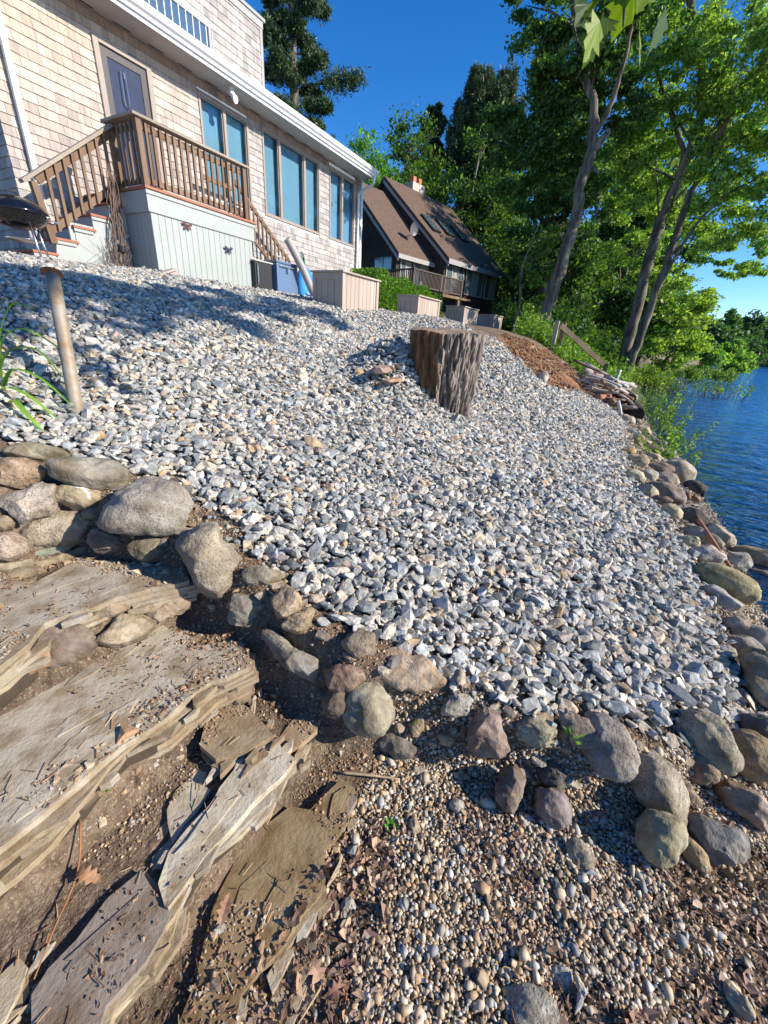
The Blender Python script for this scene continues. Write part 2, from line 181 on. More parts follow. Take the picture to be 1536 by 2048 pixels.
SLABS = [
 ('uppermost wide grey stone step dusted with soil', 0.6, 0.1, [(0.415, -2.104), (0.479, -1.835), (0.666, -1.889), (0.835, -1.614), (0.898, -1.453), (0.844, -1.36), (0.718, -1.429), (0.617, -1.476), (0.542, -1.488), (0.403, -1.534), (0.326, -1.451), (0.236, -1.414), (0.158, -1.382)], (0.40, 0.375, 0.33), (0.5, 0.47, 0.4)),
 ('large layered grey stone step in the middle of the stairs', 0.41, 0.15, [(0.157, -1.547), (0.235, -1.552), (0.35, -1.555), (0.516, -1.483), (0.707, -1.575), (0.756, -1.274), (0.741, -1.192), (0.851, -1.087), (0.827, -1.01), (0.774, -0.948), (0.643, -1.01), (0.461, -1.0), (0.346, -1.022), (0.216, -1.009), (0.12, -1.0), (0.041, -1.005), (-0.013, -1.003)], (0.42, 0.395, 0.345), (0.40, 0.355, 0.28)),
 ('pale angular slab lying across the third step', 0.225, 0.07, [(0.203, -0.673), (0.227, -0.726), (0.284, -0.773), (0.342, -0.773), (0.438, -0.775), (0.538, -0.792), (0.585, -0.816), (0.633, -0.781), (0.708, -0.77), (0.677, -0.702), (0.676, -0.636), (0.594, -0.639), (0.493, -0.658), (0.426, -0.661), (0.329, -0.672), (0.252, -0.664), (0.207, -0.66)], (0.50, 0.48, 0.42), (0.45, 0.41, 0.33)),
 ('smooth purple grey slab in the lower left corner', 0.205, 0.08, [(-0.058, -0.735), (-0.034, -0.791), (0.004, -0.808), (0.06, -0.805), (0.141, -0.815), (0.224, -0.8), (0.216, -0.689), (0.214, -0.655), (0.181, -0.636), (0.12, -0.621), (0.042, -0.632), (-0.009, -0.601), (-0.082, -0.676)], (0.25, 0.22, 0.2), (0.5, 0.45, 0.34)),
 ('brown wet looking slab forming the lowest step', 0.085, 0.07, [(0.103, -0.515), (0.178, -0.543), (0.235, -0.588), (0.307, -0.628), (0.403, -0.654), (0.54, -0.641), (0.61, -0.616), (0.634, -0.547), (0.7, -0.533), (0.771, -0.517), (0.772, -0.474), (0.679, -0.415), (0.568, -0.432), (0.471, -0.377), (0.413, -0.388), (0.323, -0.394), (0.273, -0.416), (0.218, -0.427), (0.174, -0.395), (0.118, -0.38), (0.063, -0.474)], (0.26, 0.2, 0.125), (0.44, 0.40, 0.33)),
 ('small dark slate slab at the foot of the lowest step', 0.045, 0.03, [(0.281, -0.392), (0.339, -0.402), (0.384, -0.379), (0.401, -0.336), (0.358, -0.314), (0.327, -0.313), (0.288, -0.313), (0.254, -0.299), (0.241, -0.345)], (0.19, 0.17, 0.145), (0.26, 0.22, 0.18)),
 ('ochre stained flat stone at the bottom edge beside the dark slab', 0.05, 0.04, [(0.184, -0.411), (0.22, -0.425), (0.261, -0.389), (0.24, -0.36), (0.226, -0.322), (0.21, -0.291), (0.147, -0.386)], (0.42, 0.33, 0.2), (0.44, 0.40, 0.33)),
 ('weathered brown slab end beside the boulders on the third step', 0.195, 0.05, [(0.723, -0.761), (0.804, -0.771), (0.885, -0.75), (0.885, -0.706), (0.821, -0.663), (0.74, -0.678), (0.693, -0.709)], (0.33, 0.26, 0.19), (0.38, 0.3, 0.2)),
 ('flaky pale slab piece left of the angular slab', 0.2, 0.03, [(0.304, -0.786), (0.352, -0.887), (0.403, -0.917), (0.493, -0.911), (0.528, -0.904), (0.462, -0.851), (0.464, -0.824), (0.402, -0.805), (0.355, -0.801)], (0.44, 0.43, 0.38), (0.46, 0.38, 0.28)),
 ("broken pale slab at the photo's left lower edge", 0.2, 0.05, [(-0.091, -0.861), (-0.056, -0.889), (-0.023, -0.889), (-0.019, -0.85), (-0.045, -0.819), (-0.079, -0.799), (-0.106, -0.793)], (0.46, 0.42, 0.34), (0.48, 0.42, 0.32)),
 ('weathered wooden looking stone ledge under the large layered step', 0.26, 0.06, [(0.596, -1.005), (0.714, -0.982), (0.702, -0.836), (0.682, -0.755), (0.6, -0.78), (0.514, -0.852), (0.523, -0.938)], (0.31, 0.25, 0.18), (0.36, 0.28, 0.2)),
]
REG = {'gravel': [(-2, -2.72), (-2, -8.6), (9.6, -8.6), (10.5, -5.0), (9.2, -3.6), (8.7, -2.8), (8.84, -2.45), (8.54, -1.86), (8.33, -1.33), (8.34, -0.97), (10.07, -0.58), (11.15, -0.05), (10.02, 0.33), (7.22, 0.39), (5.7, 0.42), (4.99, 0.63), (4.63, 0.8), (4.3, 0.93), (3.71, 0.96), (3.2, 0.94), (2.69, 0.97), (2.55, 1.05), (2.22, 1.03), (1.78, 0.67), (1.61, 0.55), (1.54, 0.39), (1.5, 0.25), (1.27, 0.04), (1.23, -0.07), (1.19, -0.19), (1.17, -0.29), (1.16, -0.5), (1.1, -0.71), (1.05, -0.88), (1.13, -1.03), (1.09, -1.35), (1.16, -1.5), (1.16, -1.66), (1.15, -1.87), (1.05, -2.01), (0.89, -2.28), (0.78, -2.43), (0.64, -2.53), (0.22, -2.71)], 'dirt': [(9.15, -2.55), (11.07, -2.37), (13.36, -1.94), (12.69, -1.07), (13.15, -0.49), (9.42, -0.52), (8.12, -0.92), (8.05, -1.31), (8.41, -1.82)]}
TRUNK_A = [(16.25, 2.86, 1.67), (16.27, 2.77, 2.63), (16.28, 2.66, 3.62), (16.31, 2.52, 4.76), (16.31, 2.47, 5.43), (16.3, 2.54, 6.2), (16.32, 2.44, 6.92), (16.31, 2.5, 7.56), (16.38, 2.71, 8.23), (16.49, 3.21, 9.11), (16.6, 3.68, 10.18), (16.51, 4.05, 11.2)]
LIMB_A1 = [(16.31, 2.47, 7.48), (16.15, 2.19, 7.8), (16.07, 2.07, 8.54), (15.87, 2.03, 9.33), (15.85, 2.2, 10.26)]
LIMB_A2 = [(16.33, 2.39, 7.04), (16.27, 2.08, 7.35), (16.07, 2.04, 7.39)]
LIMB_A3 = [(16.29, 2.6, 6.45), (16.14, 2.26, 6.52), (15.97, 2.04, 6.34)]
TRUNK_B = [(19.3, -0.08, 0.54), (19.3, -0.0, 1.61), (19.3, 0.05, 3.18), (19.3, 0.11, 4.78), (19.2, 0.05, 6.08), (19.0, -0.13, 7.36), (19.0, -0.2, 8.34), (19.0, 0.21, 9.78), (18.97, 0.98, 11.19), (18.94, 1.51, 12.49)]
TRUNK_C = [(19.0, -0.25, 0.58), (19.0, -0.33, 1.81), (18.9, -0.41, 3.48), (18.79, -0.48, 4.83), (18.69, -0.54, 6.33), (18.58, -0.79, 7.53), (18.47, -0.99, 8.49), (18.35, -1.29, 9.35), (18.25, -1.29, 10.18)]
LIMB_B1 = [(19.0, -0.13, 7.36), (19.19, 0.46, 8.37), (19.36, 1.25, 9.64), (19.41, 1.91, 10.94)]
LIMB_B2 = [(18.9, -0.41, 3.48), (18.48, -0.78, 5.05), (18.05, -1.35, 5.98), (17.76, -2.2, 6.44)]
CROWN_A = [(16.46, 4.25, 10.33, 0.87), (16.4, 4.48, 9.51, 0.83), (17.08, 3.82, 9.35, 0.93), (17.01, 4.12, 8.8, 0.87), (17.21, 3.19, 8.5, 0.94), (17.46, 4.36, 8.13, 1.01), (18.15, 3.59, 7.88, 0.86), (16.25, 2.88, 9.66, 0.97), (16.82, 2.44, 8.91, 0.81), (15.82, 2.4, 9.75, 0.79), (16.21, 5.11, 10.59, 0.51), (18.31, 5.08, 7.53, 1.1), (18.1, 5.77, 8.53, 0.81), (17.39, 1.98, 8.17, 0.69), (18.74, 3.13, 7.05, 0.72)]
CROWN_B = [(19.43, 1.63, 9.49, 1.16), (19.45, 1.37, 10.52, 1.27), (19.0, 0.2, 9.55, 1.15), (18.5, -0.27, 10.1, 1.14), (17.96, -1.19, 9.09, 1.1), (17.91, -1.8, 7.95, 1.05), (18.48, -0.92, 8.17, 1.04), (19.5, -0.23, 8.02, 1.07), (19.97, 1.04, 8.05, 1.14), (20.46, 1.3, 6.76, 1.13), (20.0, 0.14, 6.57, 1.07), (18.97, -1.06, 6.49, 1.05), (18.11, -1.8, 6.8, 1.03), (17.79, -2.74, 5.59, 0.95), (18.39, -2.03, 5.25, 0.87), (19.46, -1.26, 5.22, 0.78), (17.79, -2.72, 4.34, 0.61), (19.92, 1.84, 8.12, 0.9), (20.99, 0.69, 5.24, 0.99), (20.98, -0.81, 4.21, 0.78), (17.29, -2.71, 6.79, 1.08), (17.39, -1.94, 8.91, 1.16), (19.85, 2.41, 11.24, 0.91), (18.36, -2.26, 4.16, 0.45), (19.98, 0.95, 11.47, 1.1)]
WILLOW = [(29.98, -1.21, 4.34, 1.28), (30.87, -2.78, 3.42, 1.1), (30.0, -0.53, 3.28, 1.18), (30.93, -2.06, 2.59, 1.35), (30.86, -2.93, 4.45, 0.79), (28.98, -0.96, 1.68, 0.75), (31.82, -3.42, 2.13, 0.85), (30.89, -2.56, 1.37, 0.66), (30.0, -0.18, 5.33, 1.0)]
SAPLING = [(17.1, 3.7, 3.72, 0.51), (17.18, 3.31, 4.66, 0.39), (17.2, 3.24, 5.1, 0.26), (17.17, 3.37, 2.92, 0.47), (17.05, 3.96, 4.19, 0.29), (17.25, 2.93, 4.05, 0.29)]
# ---------------------------------------------------------------- mesh helpers
def toW(p): return Vector((p[0]*math.cos(ROT)-p[1]*math.sin(ROT), p[0]*math.sin(ROT)+p[1]*math.cos(ROT), p[2]))
ORG = {}
def props(o, label=None, cat=None, group=None, kind=None):
    if label: o['label'] = label
    if cat: o['category'] = cat
    if group: o['group'] = group
    if kind: o['kind'] = kind
    return o
def thing(name, org, label, cat, group=None, kind=None):
    o = bpy.data.objects.new(name, None); sc.collection.objects.link(o); o.empty_display_size = .2
    o.location = toW(org); o.rotation_euler = (0, 0, ROT); ORG[o.name] = tuple(org)
    return props(o, label, cat, group, kind)
def mesh(name, V, F, mat, parent=None, org=None, smooth=False, col=None, fmi=None):
    V = np.asarray(V, float)
    if parent is not None: og = np.array(ORG[parent.name])
    elif org is not None: og = np.array(org, float)
    else: og = np.array([V[:, 0].mean(), V[:, 1].mean(), V[:, 2].min()])
    me = bpy.data.meshes.new(name); Vl = (V-og).astype(np.float32)
    if isinstance(F, np.ndarray):
        n = F.shape[1]; me.vertices.add(len(V)); me.vertices.foreach_set('co', Vl.ravel())
        me.loops.add(F.size); me.loops.foreach_set('vertex_index', F.ravel().astype(np.int32))
        me.polygons.add(len(F)); me.polygons.foreach_set('loop_start', np.arange(0, F.size, n, dtype=np.int32))
        me.update(calc_edges=True)
    else:
        me.from_pydata(Vl.tolist(), [], F)
    mats = mat if isinstance(mat, (list, tuple)) else [mat]
    for m in mats: me.materials.append(m)
    if fmi is not None: me.polygons.foreach_set('material_index', np.asarray(fmi, np.int32))
    me.polygons.foreach_set('use_smooth', np.full(len(me.polygons), bool(smooth)))
    if col is not None:
        a = me.color_attributes.new('Col', 'FLOAT_COLOR', 'POINT'); c = np.ones((len(V), 4), np.float32); c[:, :3] = col
        a.data.foreach_set('color', c.ravel())
    me.update()
    o = bpy.data.objects.new(name, me); sc.collection.objects.link(o); ORG[o.name] = tuple(og)
    if parent is not None:
        o.parent = parent
    else:
        o.location = toW(og); o.rotation_euler = (0, 0, ROT)
    return o
class B:
    def __init__(s): s.V = []; s.F = []; s.C = []; s.c = (1, 1, 1)
    def add(s, V, F):
        n = len(s.V); s.V += [tuple(v) for v in V]; s.F += [tuple(i+n for i in f) for f in F]; s.C += [s.c]*len(V); return s
    def box(s, a, b):
        x0, y0, z0 = [min(p, q) for p, q in zip(a, b)]; x1, y1, z1 = [max(p, q) for p, q in zip(a, b)]
        return s.add([(x0,y0,z0),(x1,y0,z0),(x1,y1,z0),(x0,y1,z0),(x0,y0,z1),(x1,y0,z1),(x1,y1,z1),(x0,y1,z1)],
                     [(0,3,2,1),(4,5,6,7),(0,1,5,4),(1,2,6,5),(2,3,7,6),(3,0,4,7)])
    def beam(s, p, q, w, h, upv=(0, 0, 1)):
        p = Vector(p); q = Vector(q); d = (q-p).normalized(); u = Vector(upv); r = d.cross(u)
        if r.length < 1e-4: r = d.cross(Vector((1, 0, 0)))
        r.normalize(); u = r.cross(d)
        V = [e+r*(a*w/2)+u*(b*h/2) for e in (p, q) for a, b in ((-1,-1),(1,-1),(1,1),(-1,1))]
        return s.add(V, [(0,1,2,3),(7,6,5,4),(0,4,5,1),(1,5,6,2),(2,6,7,3),(3,7,4,0)])
    def tube(s, P, R, n=8, caps=True):
        P = [Vector(p) for p in P]
        if not isinstance(R, (list, tuple)): R = [R]*len(P)
        V = []; F = []; pr = None
        for i, p in enumerate(P):
            d = (P[min(i+1, len(P)-1)]-P[max(i-1, 0)]).normalized()
            if pr is None:
                pr = d.cross(Vector((0, 0, 1)))
                if pr.length < 1e-3: pr = d.cross(Vector((1, 0, 0)))
            pr = (pr-d*pr.dot(d)).normalized(); q = d.cross(pr)
            V += [p+(pr*math.cos(2*math.pi*k/n)+q*math.sin(2*math.pi*k/n))*R[i] for k in range(n)]
        for i in range(len(P)-1):
            for k in range(n):
                a = i*n+k; b = i*n+(k+1) % n; F.append((a, b, b+n, a+n))
        if caps: F.append(tuple(range(n-1, -1, -1))); F.append(tuple((len(P)-1)*n+k for k in range(n)))
        return s.add(V, F)
    def lathe(s, c, prof, n=24, sq=(1, 1)):
        V = []; F = []
        for r, z in prof: V += [(c[0]+r*sq[0]*math.cos(2*math.pi*k/n), c[1]+r*sq[1]*math.sin(2*math.pi*k/n), c[2]+z) for k in range(n)]
        for i in range(len(prof)-1):
            for k in range(n):
                a = i*n+k; b = i*n+(k+1) % n; F.append((a, b, b+n, a+n))
        F.append(tuple(range(n-1, -1, -1))); F.append(tuple((len(prof)-1)*n+k for k in range(n)))
        return s.add(V, F)
    def prism(s, poly, d):   # planar polygon (3D pts) extruded by vector d
        n = len(poly); V = [tuple(p) for p in poly]+[tuple(p[k]+d[k] for k in range(3)) for p in poly]
        F = [tuple(range(n-1, -1, -1)), tuple(range(n, 2*n))]+[(i, (i+1) % n, (i+1) % n+n, i+n) for i in range(n)]
        return s.add(V, F)
    def out(s, name, mat, parent=None, smooth=False, bevel=0, org=None, usecol=False):
        o = mesh(name, s.V, s.F, mat, parent, org, smooth, col=np.array(s.C) if usecol else None)
        if bevel:
            m = o.modifiers.new('bevel', 'BEVEL'); m.width = bevel; m.segments = 2; m.limit_method = 'ANGLE'
        return o
# ---------------------------------------------------------------- materials
def NN(t, typ, **kw):
    n = t.nodes.new(typ)
    for k, v in kw.items():
        if hasattr(n, k): setattr(n, k, v)
    return n
def mix(t, a, b, fac, mode='MIX'):
    n = t.nodes.new('ShaderNodeMix'); n.data_type = 'RGBA'; n.blend_type = mode
    for sock, v in ((n.inputs[0], fac), (n.inputs[6], a), (n.inputs[7], b)):
        if isinstance(v, bpy.types.NodeSocket): t.links.new(v, sock)
        elif isinstance(v, (int, float)): sock.default_value = v
        else: sock.default_value = (*v, 1)
    return n.outputs[2]
def noise(t, scale, detail=4, rough=.6, vec=None, dist=0):
    n = t.nodes.new('ShaderNodeTexNoise'); n.inputs['Scale'].default_value = scale; n.inputs['Detail'].default_value = detail
    n.inputs['Roughness'].default_value = rough; n.inputs['Distortion'].default_value = dist
    if vec is not None: t.links.new(vec, n.inputs['Vector'])
    return n.outputs['Fac']
def ramp(t, src, a, b, lo=0, hi=1):
    n = t.nodes.new('ShaderNodeMapRange'); n.inputs[1].default_value = a; n.inputs[2].default_value = b; n.inputs[3].default_value = lo; n.inputs[4].default_value = hi
    t.links.new(src, n.inputs[0]); return n.outputs[0]
def coord(t, scale=(1, 1, 1)):
    c = t.nodes.new('ShaderNodeTexCoord'); m = t.nodes.new('ShaderNodeMapping'); m.inputs['Scale'].default_value = scale
    t.links.new(c.outputs['Object'], m.inputs[0]); return m.outputs[0]
def material(name, col=(.5,.5,.5), rough=.8, col2=None, nscale=5, nlo=.35, nhi=.65, bump=0, bscale=30, stretch=(1, 1, 1), attr=False, metal=0, spec=.4, extra=None, bdist=.01, spots=None):
    m = bpy.data.materials.new(name); m.use_nodes = True; t = m.node_tree; p = t.nodes['Principled BSDF']
    p.inputs['Roughness'].default_value = rough; p.inputs['Metallic'].default_value = metal; p.inputs['Specular IOR Level'].default_value = spec
    v = coord(t, stretch)
    base = col
    if attr:
        a = t.nodes.new('ShaderNodeVertexColor'); a.layer_name = 'Col'; base = a.outputs[0]
    if col2 is not None:
        f = ramp(t, noise(t, nscale, 5, .65, v), nlo, nhi)
        if attr: base = mix(t, base, mix(t, base, col2, 1, 'MULTIPLY'), f)
        else: base = mix(t, base, col2, f)
    if spots:
        sc_, amt, cc = spots
        f2 = ramp(t, noise(t, sc_, 2, .5, v), .56, .64, 0, amt); base = mix(t, base, cc, f2)
    if isinstance(base, tuple): p.inputs['Base Color'].default_value = (*base, 1)
    else: t.links.new(base, p.inputs['Base Color'])
    if bump:
        b = t.nodes.new('ShaderNodeBump'); b.inputs['Strength'].default_value = bump; b.inputs['Distance'].default_value = bdist
        t.links.new(noise(t, bscale, 5, .65, v), b.inputs['Height']); t.links.new(b.outputs[0], p.inputs['Normal'])
    if extra: extra(t, p)
    return m
def leafmat(name, trans=.35, rough=.5):
    m = bpy.data.materials.new(name); m.use_nodes = True; t = m.node_tree; p = t.nodes['Principled BSDF']
    a = t.nodes.new('ShaderNodeVertexColor'); a.layer_name = 'Col'
    t.links.new(a.outputs[0], p.inputs['Base Color']); p.inputs['Roughness'].default_value = rough; p.inputs['Specular IOR Level'].default_value = .35
    tr = t.nodes.new('ShaderNodeBsdfTranslucent'); br = mix(t, a.outputs[0], (1.5, 1.7, .5), 1, 'MULTIPLY'); t.links.new(br, tr.inputs[0])
    ms = t.nodes.new('ShaderNodeMixShader'); ms.inputs[0].default_value = trans
    t.links.new(p.outputs[0], ms.inputs[1]); t.links.new(tr.outputs[0], ms.inputs[2]); t.links.new(ms.outputs[0], t.nodes['Material Output'].inputs[0])
    return m
def emis(): pass
m_leaf = leafmat('leaf_material', .48); m_needle = leafmat('needle_material', .15)
m_dry = leafmat('dry_leaf_material', .12, .7)
m_bark = material('bark', (.06,.05,.04), .95, (.21,.18,.145), 6, .4, .65, .9, 14, (1, 1, .25), bdist=.04)
m_stone = material('stone', rough=.85, attr=True, col2=(.60,.60,.61), nscale=30, nlo=.4, nhi=.6, bump=.9, bscale=55, bdist=.009)
m_pebble = material('pebble', rough=.7, attr=True, col2=(.68,.66,.64), nscale=40, bump=.25, bscale=120, bdist=.003)
m_granite = material('granite', rough=.9, attr=True, col2=(.55,.52,.47), nscale=9, nlo=.35, nhi=.65, bump=1, bscale=75, bdist=.014, spots=(150, .7, (.09,.075,.06)))
m_sand = material('sandstone', rough=.88, attr=True, col2=(.52,.46,.38), nscale=9, nlo=.38, nhi=.62, bump=.9, bscale=48, bdist=.012, spots=(11, .3, (.12,.09,.06)))
m_slab = material('slab_stone', rough=.92, attr=True, col2=(.60,.52,.42), nscale=9, nlo=.42, nhi=.62, bump=.8, bscale=70, bdist=.006, spots=(3.6, .8, (.27,.20,.135)))
m_dirt = material('dirt', rough=.95, attr=True, col2=(.45,.4,.36), nscale=22, bump=1, bscale=45, bdist=.03, spots=(120, .5, (.42,.33,.24)))
m_woodg = material('weathered_wood', (.12,.068,.04), .85, (.21,.145,.10), 3, .35, .65, .5, 12, (1, 1, .12), bdist=.004)
m_cap = material('weathered_cap_board', (.23,.19,.15), .85, (.33,.29,.24), 3, .35, .65, .4, 14, (.2, 1, 1), bdist=.004)
m_grayp = material('gray_paint', (.33,.36,.355), .55, (.30,.325,.32), 2, .3, .7, .06, 30)
m_white = material('white_paint', (.72,.74,.74), .45, (.64,.66,.66), 3, .3, .7)
m_soffit = material('soffit_paint', (.50,.50,.48), .6, (.44,.44,.42), 2)
m_redtrim = material('red_brown_board', (.36,.13,.07), .7, (.28,.11,.07), 6)
m_frame = material('taupe_frame', (.30,.25,.22), .55, (.26,.22,.19), 4)
m_shingle = material('cedar_shingle', rough=.85, attr=True, col2=(.74,.73,.75), nscale=3.2, nlo=.35, nhi=.65, bump=.6, bscale=14, stretch=(4, 1, .5), bdist=.004)
m_black = material('black_enamel', (.006,.006,.008), .12, spec=.7)
m_dark = material('dark_plastic', (.02,.02,.022), .5)
m_steel = material('steel', (.55,.56,.58), .3, metal=1)
m_galv = material('rusty_galvanised_pipe', (.30,.27,.22), .6, (.24,.17,.10), 9, .4, .62, .3, 60, metal=.2, bdist=.002)
m_rust = material('rust', (.14,.055,.03), .9, (.22,.09,.04), 12, bump=.6, bscale=60)
m_plant = material('planter_wood', (.30,.235,.195), .85, (.42,.355,.31), 3, .3, .7, .5, 10, (1, 1, .1), bdist=.004)
m_plants = material('planter_wood_shaded_side', (.20,.15,.115), .85, (.27,.21,.17), 3, .3, .7, .5, 10, (1, 1, .1), bdist=.004)
m_dsid = material('dark_siding', (.032,.026,.024), .9, (.055,.045,.04), 5, bump=.3, bscale=20)
m_roof = material('brown_asphalt_shingles', (.075,.048,.035), .95, (.15,.10,.07), 9, .3, .7, .5, 60)
m_wtrim = material('grey_trim', (.30,.30,.30), .6)
def _blue(t, p): pass
def glassmat(name, inner, rough=.03):
    m = bpy.data.materials.new(name); m.use_nodes = True; t = m.node_tree; p = t.nodes['Principled BSDF']
    p.inputs['Base Color'].default_value = (*inner, 1); p.inputs['Roughness'].default_value = rough; p.inputs['Specular IOR Level'].default_value = .8
    p.inputs['Coat Weight'].default_value = 1; p.inputs['Coat Roughness'].default_value = .01
    return m
def winmat(name):   # clear pane: reflects the sky, lets one see the blind behind it
    m = bpy.data.materials.new(name); m.use_nodes = True; t = m.node_tree
    fr = t.nodes.new('ShaderNodeFresnel'); fr.inputs[0].default_value = 1.7
    g = t.nodes.new('ShaderNodeBsdfGlossy'); g.inputs['Roughness'].default_value = .01
    tr = t.nodes.new('ShaderNodeBsdfTransparent'); tr.inputs[0].default_value = (.80,.88,.92,1)
    ms = t.nodes.new('ShaderNodeMixShader'); t.links.new(fr.outputs[0], ms.inputs[0]); t.links.new(tr.outputs[0], ms.inputs[1]); t.links.new(g.outputs[0], ms.inputs[2])
    t.links.new(ms.outputs[0], t.nodes['Material Output'].inputs[0]); return m
m_pane = winmat('window_glass')
m_blind = material('blue_blind', (.17,.32,.42), .8, (.15,.29,.40), 2)
m_screen = material('door_screen', (.022,.035,.075), .6, (.03,.045,.09), 6, spec=.15)
# ---------------------------------------------------------------- terrain
def axis(segs):
    a = []
    for x0, x1, st in segs: a.append(np.arange(x0, x1, st))
    a.append(np.array([segs[-1][1]])); return np.concatenate(a)
SX = axis([(-60,-6,4),(-6,-1,.25),(-1,2.0,.018),(2.0,5,.06),(5,14,.15),(14,30,.5),(30,80,2),(80,240,8),(240,900,60)])
TX = axis([(-160,-30,10),(-30,-10,1),(-10,-3,.15),(-3,-2.2,.06),(-2.2,1.3,.018),(1.3,3,.08),(3,10,.5),(10,60,4),(60,400,30),(400,900,100)])
gs, gt = np.meshgrid(SX, TX, indexing='ij'); gz = height(gs, gt)
nS, nT = gs.shape
ii = np.arange(nS*nT).reshape(nS, nT)
Fq = np.stack([ii[:-1, :-1], ii[:-1, 1:], ii[1:, 1:], ii[1:, :-1]], -1).reshape(-1, 4)
def inpoly(x, y, poly):
    x = np.asarray(x); y = np.asarray(y); c = np.zeros(x.shape, bool); n = len(poly)
    for i in range(n):
        x0, y0 = poly[i][:2]; x1, y1 = poly[(i+1) % n][:2]
        if y0 == y1: continue
        k = ((y0 > y) != (y1 > y)) & (x < (x1-x0)*(y-y0)/(y1-y0)+x0); c ^= k
    return c
def sdist(x, y, poly):    # signed distance, positive inside
    d = np.full(np.shape(x), 1e9); n = len(poly)
    for i in range(n):
        ax, ay = poly[i][:2]; bx, by = poly[(i+1) % n][:2]; ex, ey = bx-ax, by-ay
        k = np.clip(((x-ax)*ex+(y-ay)*ey)/max(ex*ex+ey*ey, 1e-9), 0, 1); d = np.minimum(d, np.hypot(x-ax-k*ex, y-ay-k*ey))
    return np.where(inpoly(x, y, poly), d, -d)
ing = inpoly(gs, gt, REG['gravel']); dn = sstep(-.1, .25, sdist(gs, gt, REG['dirt'])+.25*fbm(gs*2, gt*2, 3, 3))[..., None]
col = np.zeros((nS, nT, 3)); col[:] = (.20,.145,.10)
n1 = (fbm(gs*3, gt*3, 4, 21)+.5)[..., None]
col = col*(.75+.5*n1)
col[ing] = (.09,.085,.08)  # ground under the crushed stone, darkened to deepen the shade in its gaps
grass = (sstep(12, 15, gs)*sstep(3, 1, gt))[..., None]; col = col*(1-grass)+np.array((.045,.075,.02))*grass
col = col*(1-dn)+(np.array((.30,.135,.05))*(.35+1.3*n1)+np.array((.10,.08,.06))*sstep(.05, .3, fbm(gs*6, gt*6, 3, 61))[..., None])*dn
gz = gz+dn[..., 0]*(.07*fbm(gs*2.5, gt*2.5, 4, 63)-.02)
lk = sstep(-.10, -.22, gz)[..., None]; col = col*(1-lk)+np.array((.075,.055,.03))*lk
deep = sstep(-.3, -1.2, gz)[..., None]; col = col*(1-deep)+np.array((.012,.016,.02))*deep
ground = mesh('ground', np.stack([gs, -gt, gz], -1).reshape(-1, 3), Fq, m_dirt, org=(0, 0, 0), smooth=True, col=col.reshape(-1, 3))
props(ground, 'bare earth bank running down to the lake bed', 'ground', kind='structure')
# ---------------------------------------------------------------- water
m_water = bpy.data.materials.new('lake_water'); m_water.use_nodes = True; t = m_water.node_tree; t.nodes.clear()
om = t.nodes.new('ShaderNodeOutputMaterial'); fr = t.nodes.new('ShaderNodeFresnel'); fr.inputs[0].default_value = 1.6
g = t.nodes.new('ShaderNodeBsdfGlossy'); g.inputs['Roughness'].default_value = .04; g.inputs[0].default_value = (.95,1,1,1)
tr = t.nodes.new('ShaderNodeBsdfTransparent'); tr.inputs[0].default_value = (.72,.80,.80,1)
df = t.nodes.new('ShaderNodeBsdfDiffuse'); df.inputs[0].default_value = (.02,.18,.55,1)
m1 = t.nodes.new('ShaderNodeMixShader'); m1.inputs[0].default_value = .45
m2 = t.nodes.new('ShaderNodeMixShader')
v = coord(t, (1, .45, 1)); bp = t.nodes.new('ShaderNodeBump'); bp.inputs['Strength'].default_value = 1; bp.inputs['Distance'].default_value = .17
nA = noise(t, 2.6, 3, .55, v, .6); t.links.new(nA, bp.inputs['Height'])
bp2 = t.nodes.new('ShaderNodeBump'); bp2.inputs['Strength'].default_value = .7; bp2.inputs['Distance'].default_value = .03
v2 = coord(t, (1, .5, 1)); t.links.new(noise(t, 14, 2, .5, v2, .4), bp2.inputs['Height']); t.links.new(bp.outputs[0], bp2.inputs['Normal'])
for nd in (fr, g, df): t.links.new(bp2.outputs[0], nd.inputs['Normal'])
at = t.nodes.new('ShaderNodeVertexColor'); at.layer_name = 'Col'; t.links.new(at.outputs[0], m1.inputs[0])
t.links.new(tr.outputs[0], m1.inputs[1]); t.links.new(df.outputs[0], m1.inputs[2]); t.links.new(m1.outputs[0], m2.inputs[1]); t.links.new(g.outputs[0], m2.inputs[2])
t.links.new(fr.outputs[0], m2.inputs[0]); t.links.new(m2.outputs[0], om.inputs[0])
WX = axis([(-60,-4,4),(-4,30,.35),(30,80,2),(80,240,8),(240,900,60)]); WT = axis([(-1.5,12,.25),(12,60,2),(60,400,30),(400,900,100)])
ws_, wt_ = np.meshgrid(WX, WT, indexing='ij'); wi = np.arange(ws_.size).reshape(ws_.shape)
wz = -.15+.012*fbm(ws_*1.2, wt_*.7, 2, 31); dep_ = np.clip((-.15-height(ws_, wt_, False))/1.0, 0, 1)
wcol = (.02+.78*np.clip(dep_*.8, 0, 1)**1.0)[..., None]*np.ones(3)
wat = mesh('water', np.stack([ws_, -wt_, wz], -1).reshape(-1, 3), np.stack([wi[:-1, :-1], wi[:-1, 1:], wi[1:, 1:], wi[1:, :-1]], -1).reshape(-1, 4), m_water, org=(0, 0, 0), smooth=True, col=wcol.reshape(-1, 3))
props(wat, 'blue rippled lake water beside the stone bank', 'lake', kind='structure')
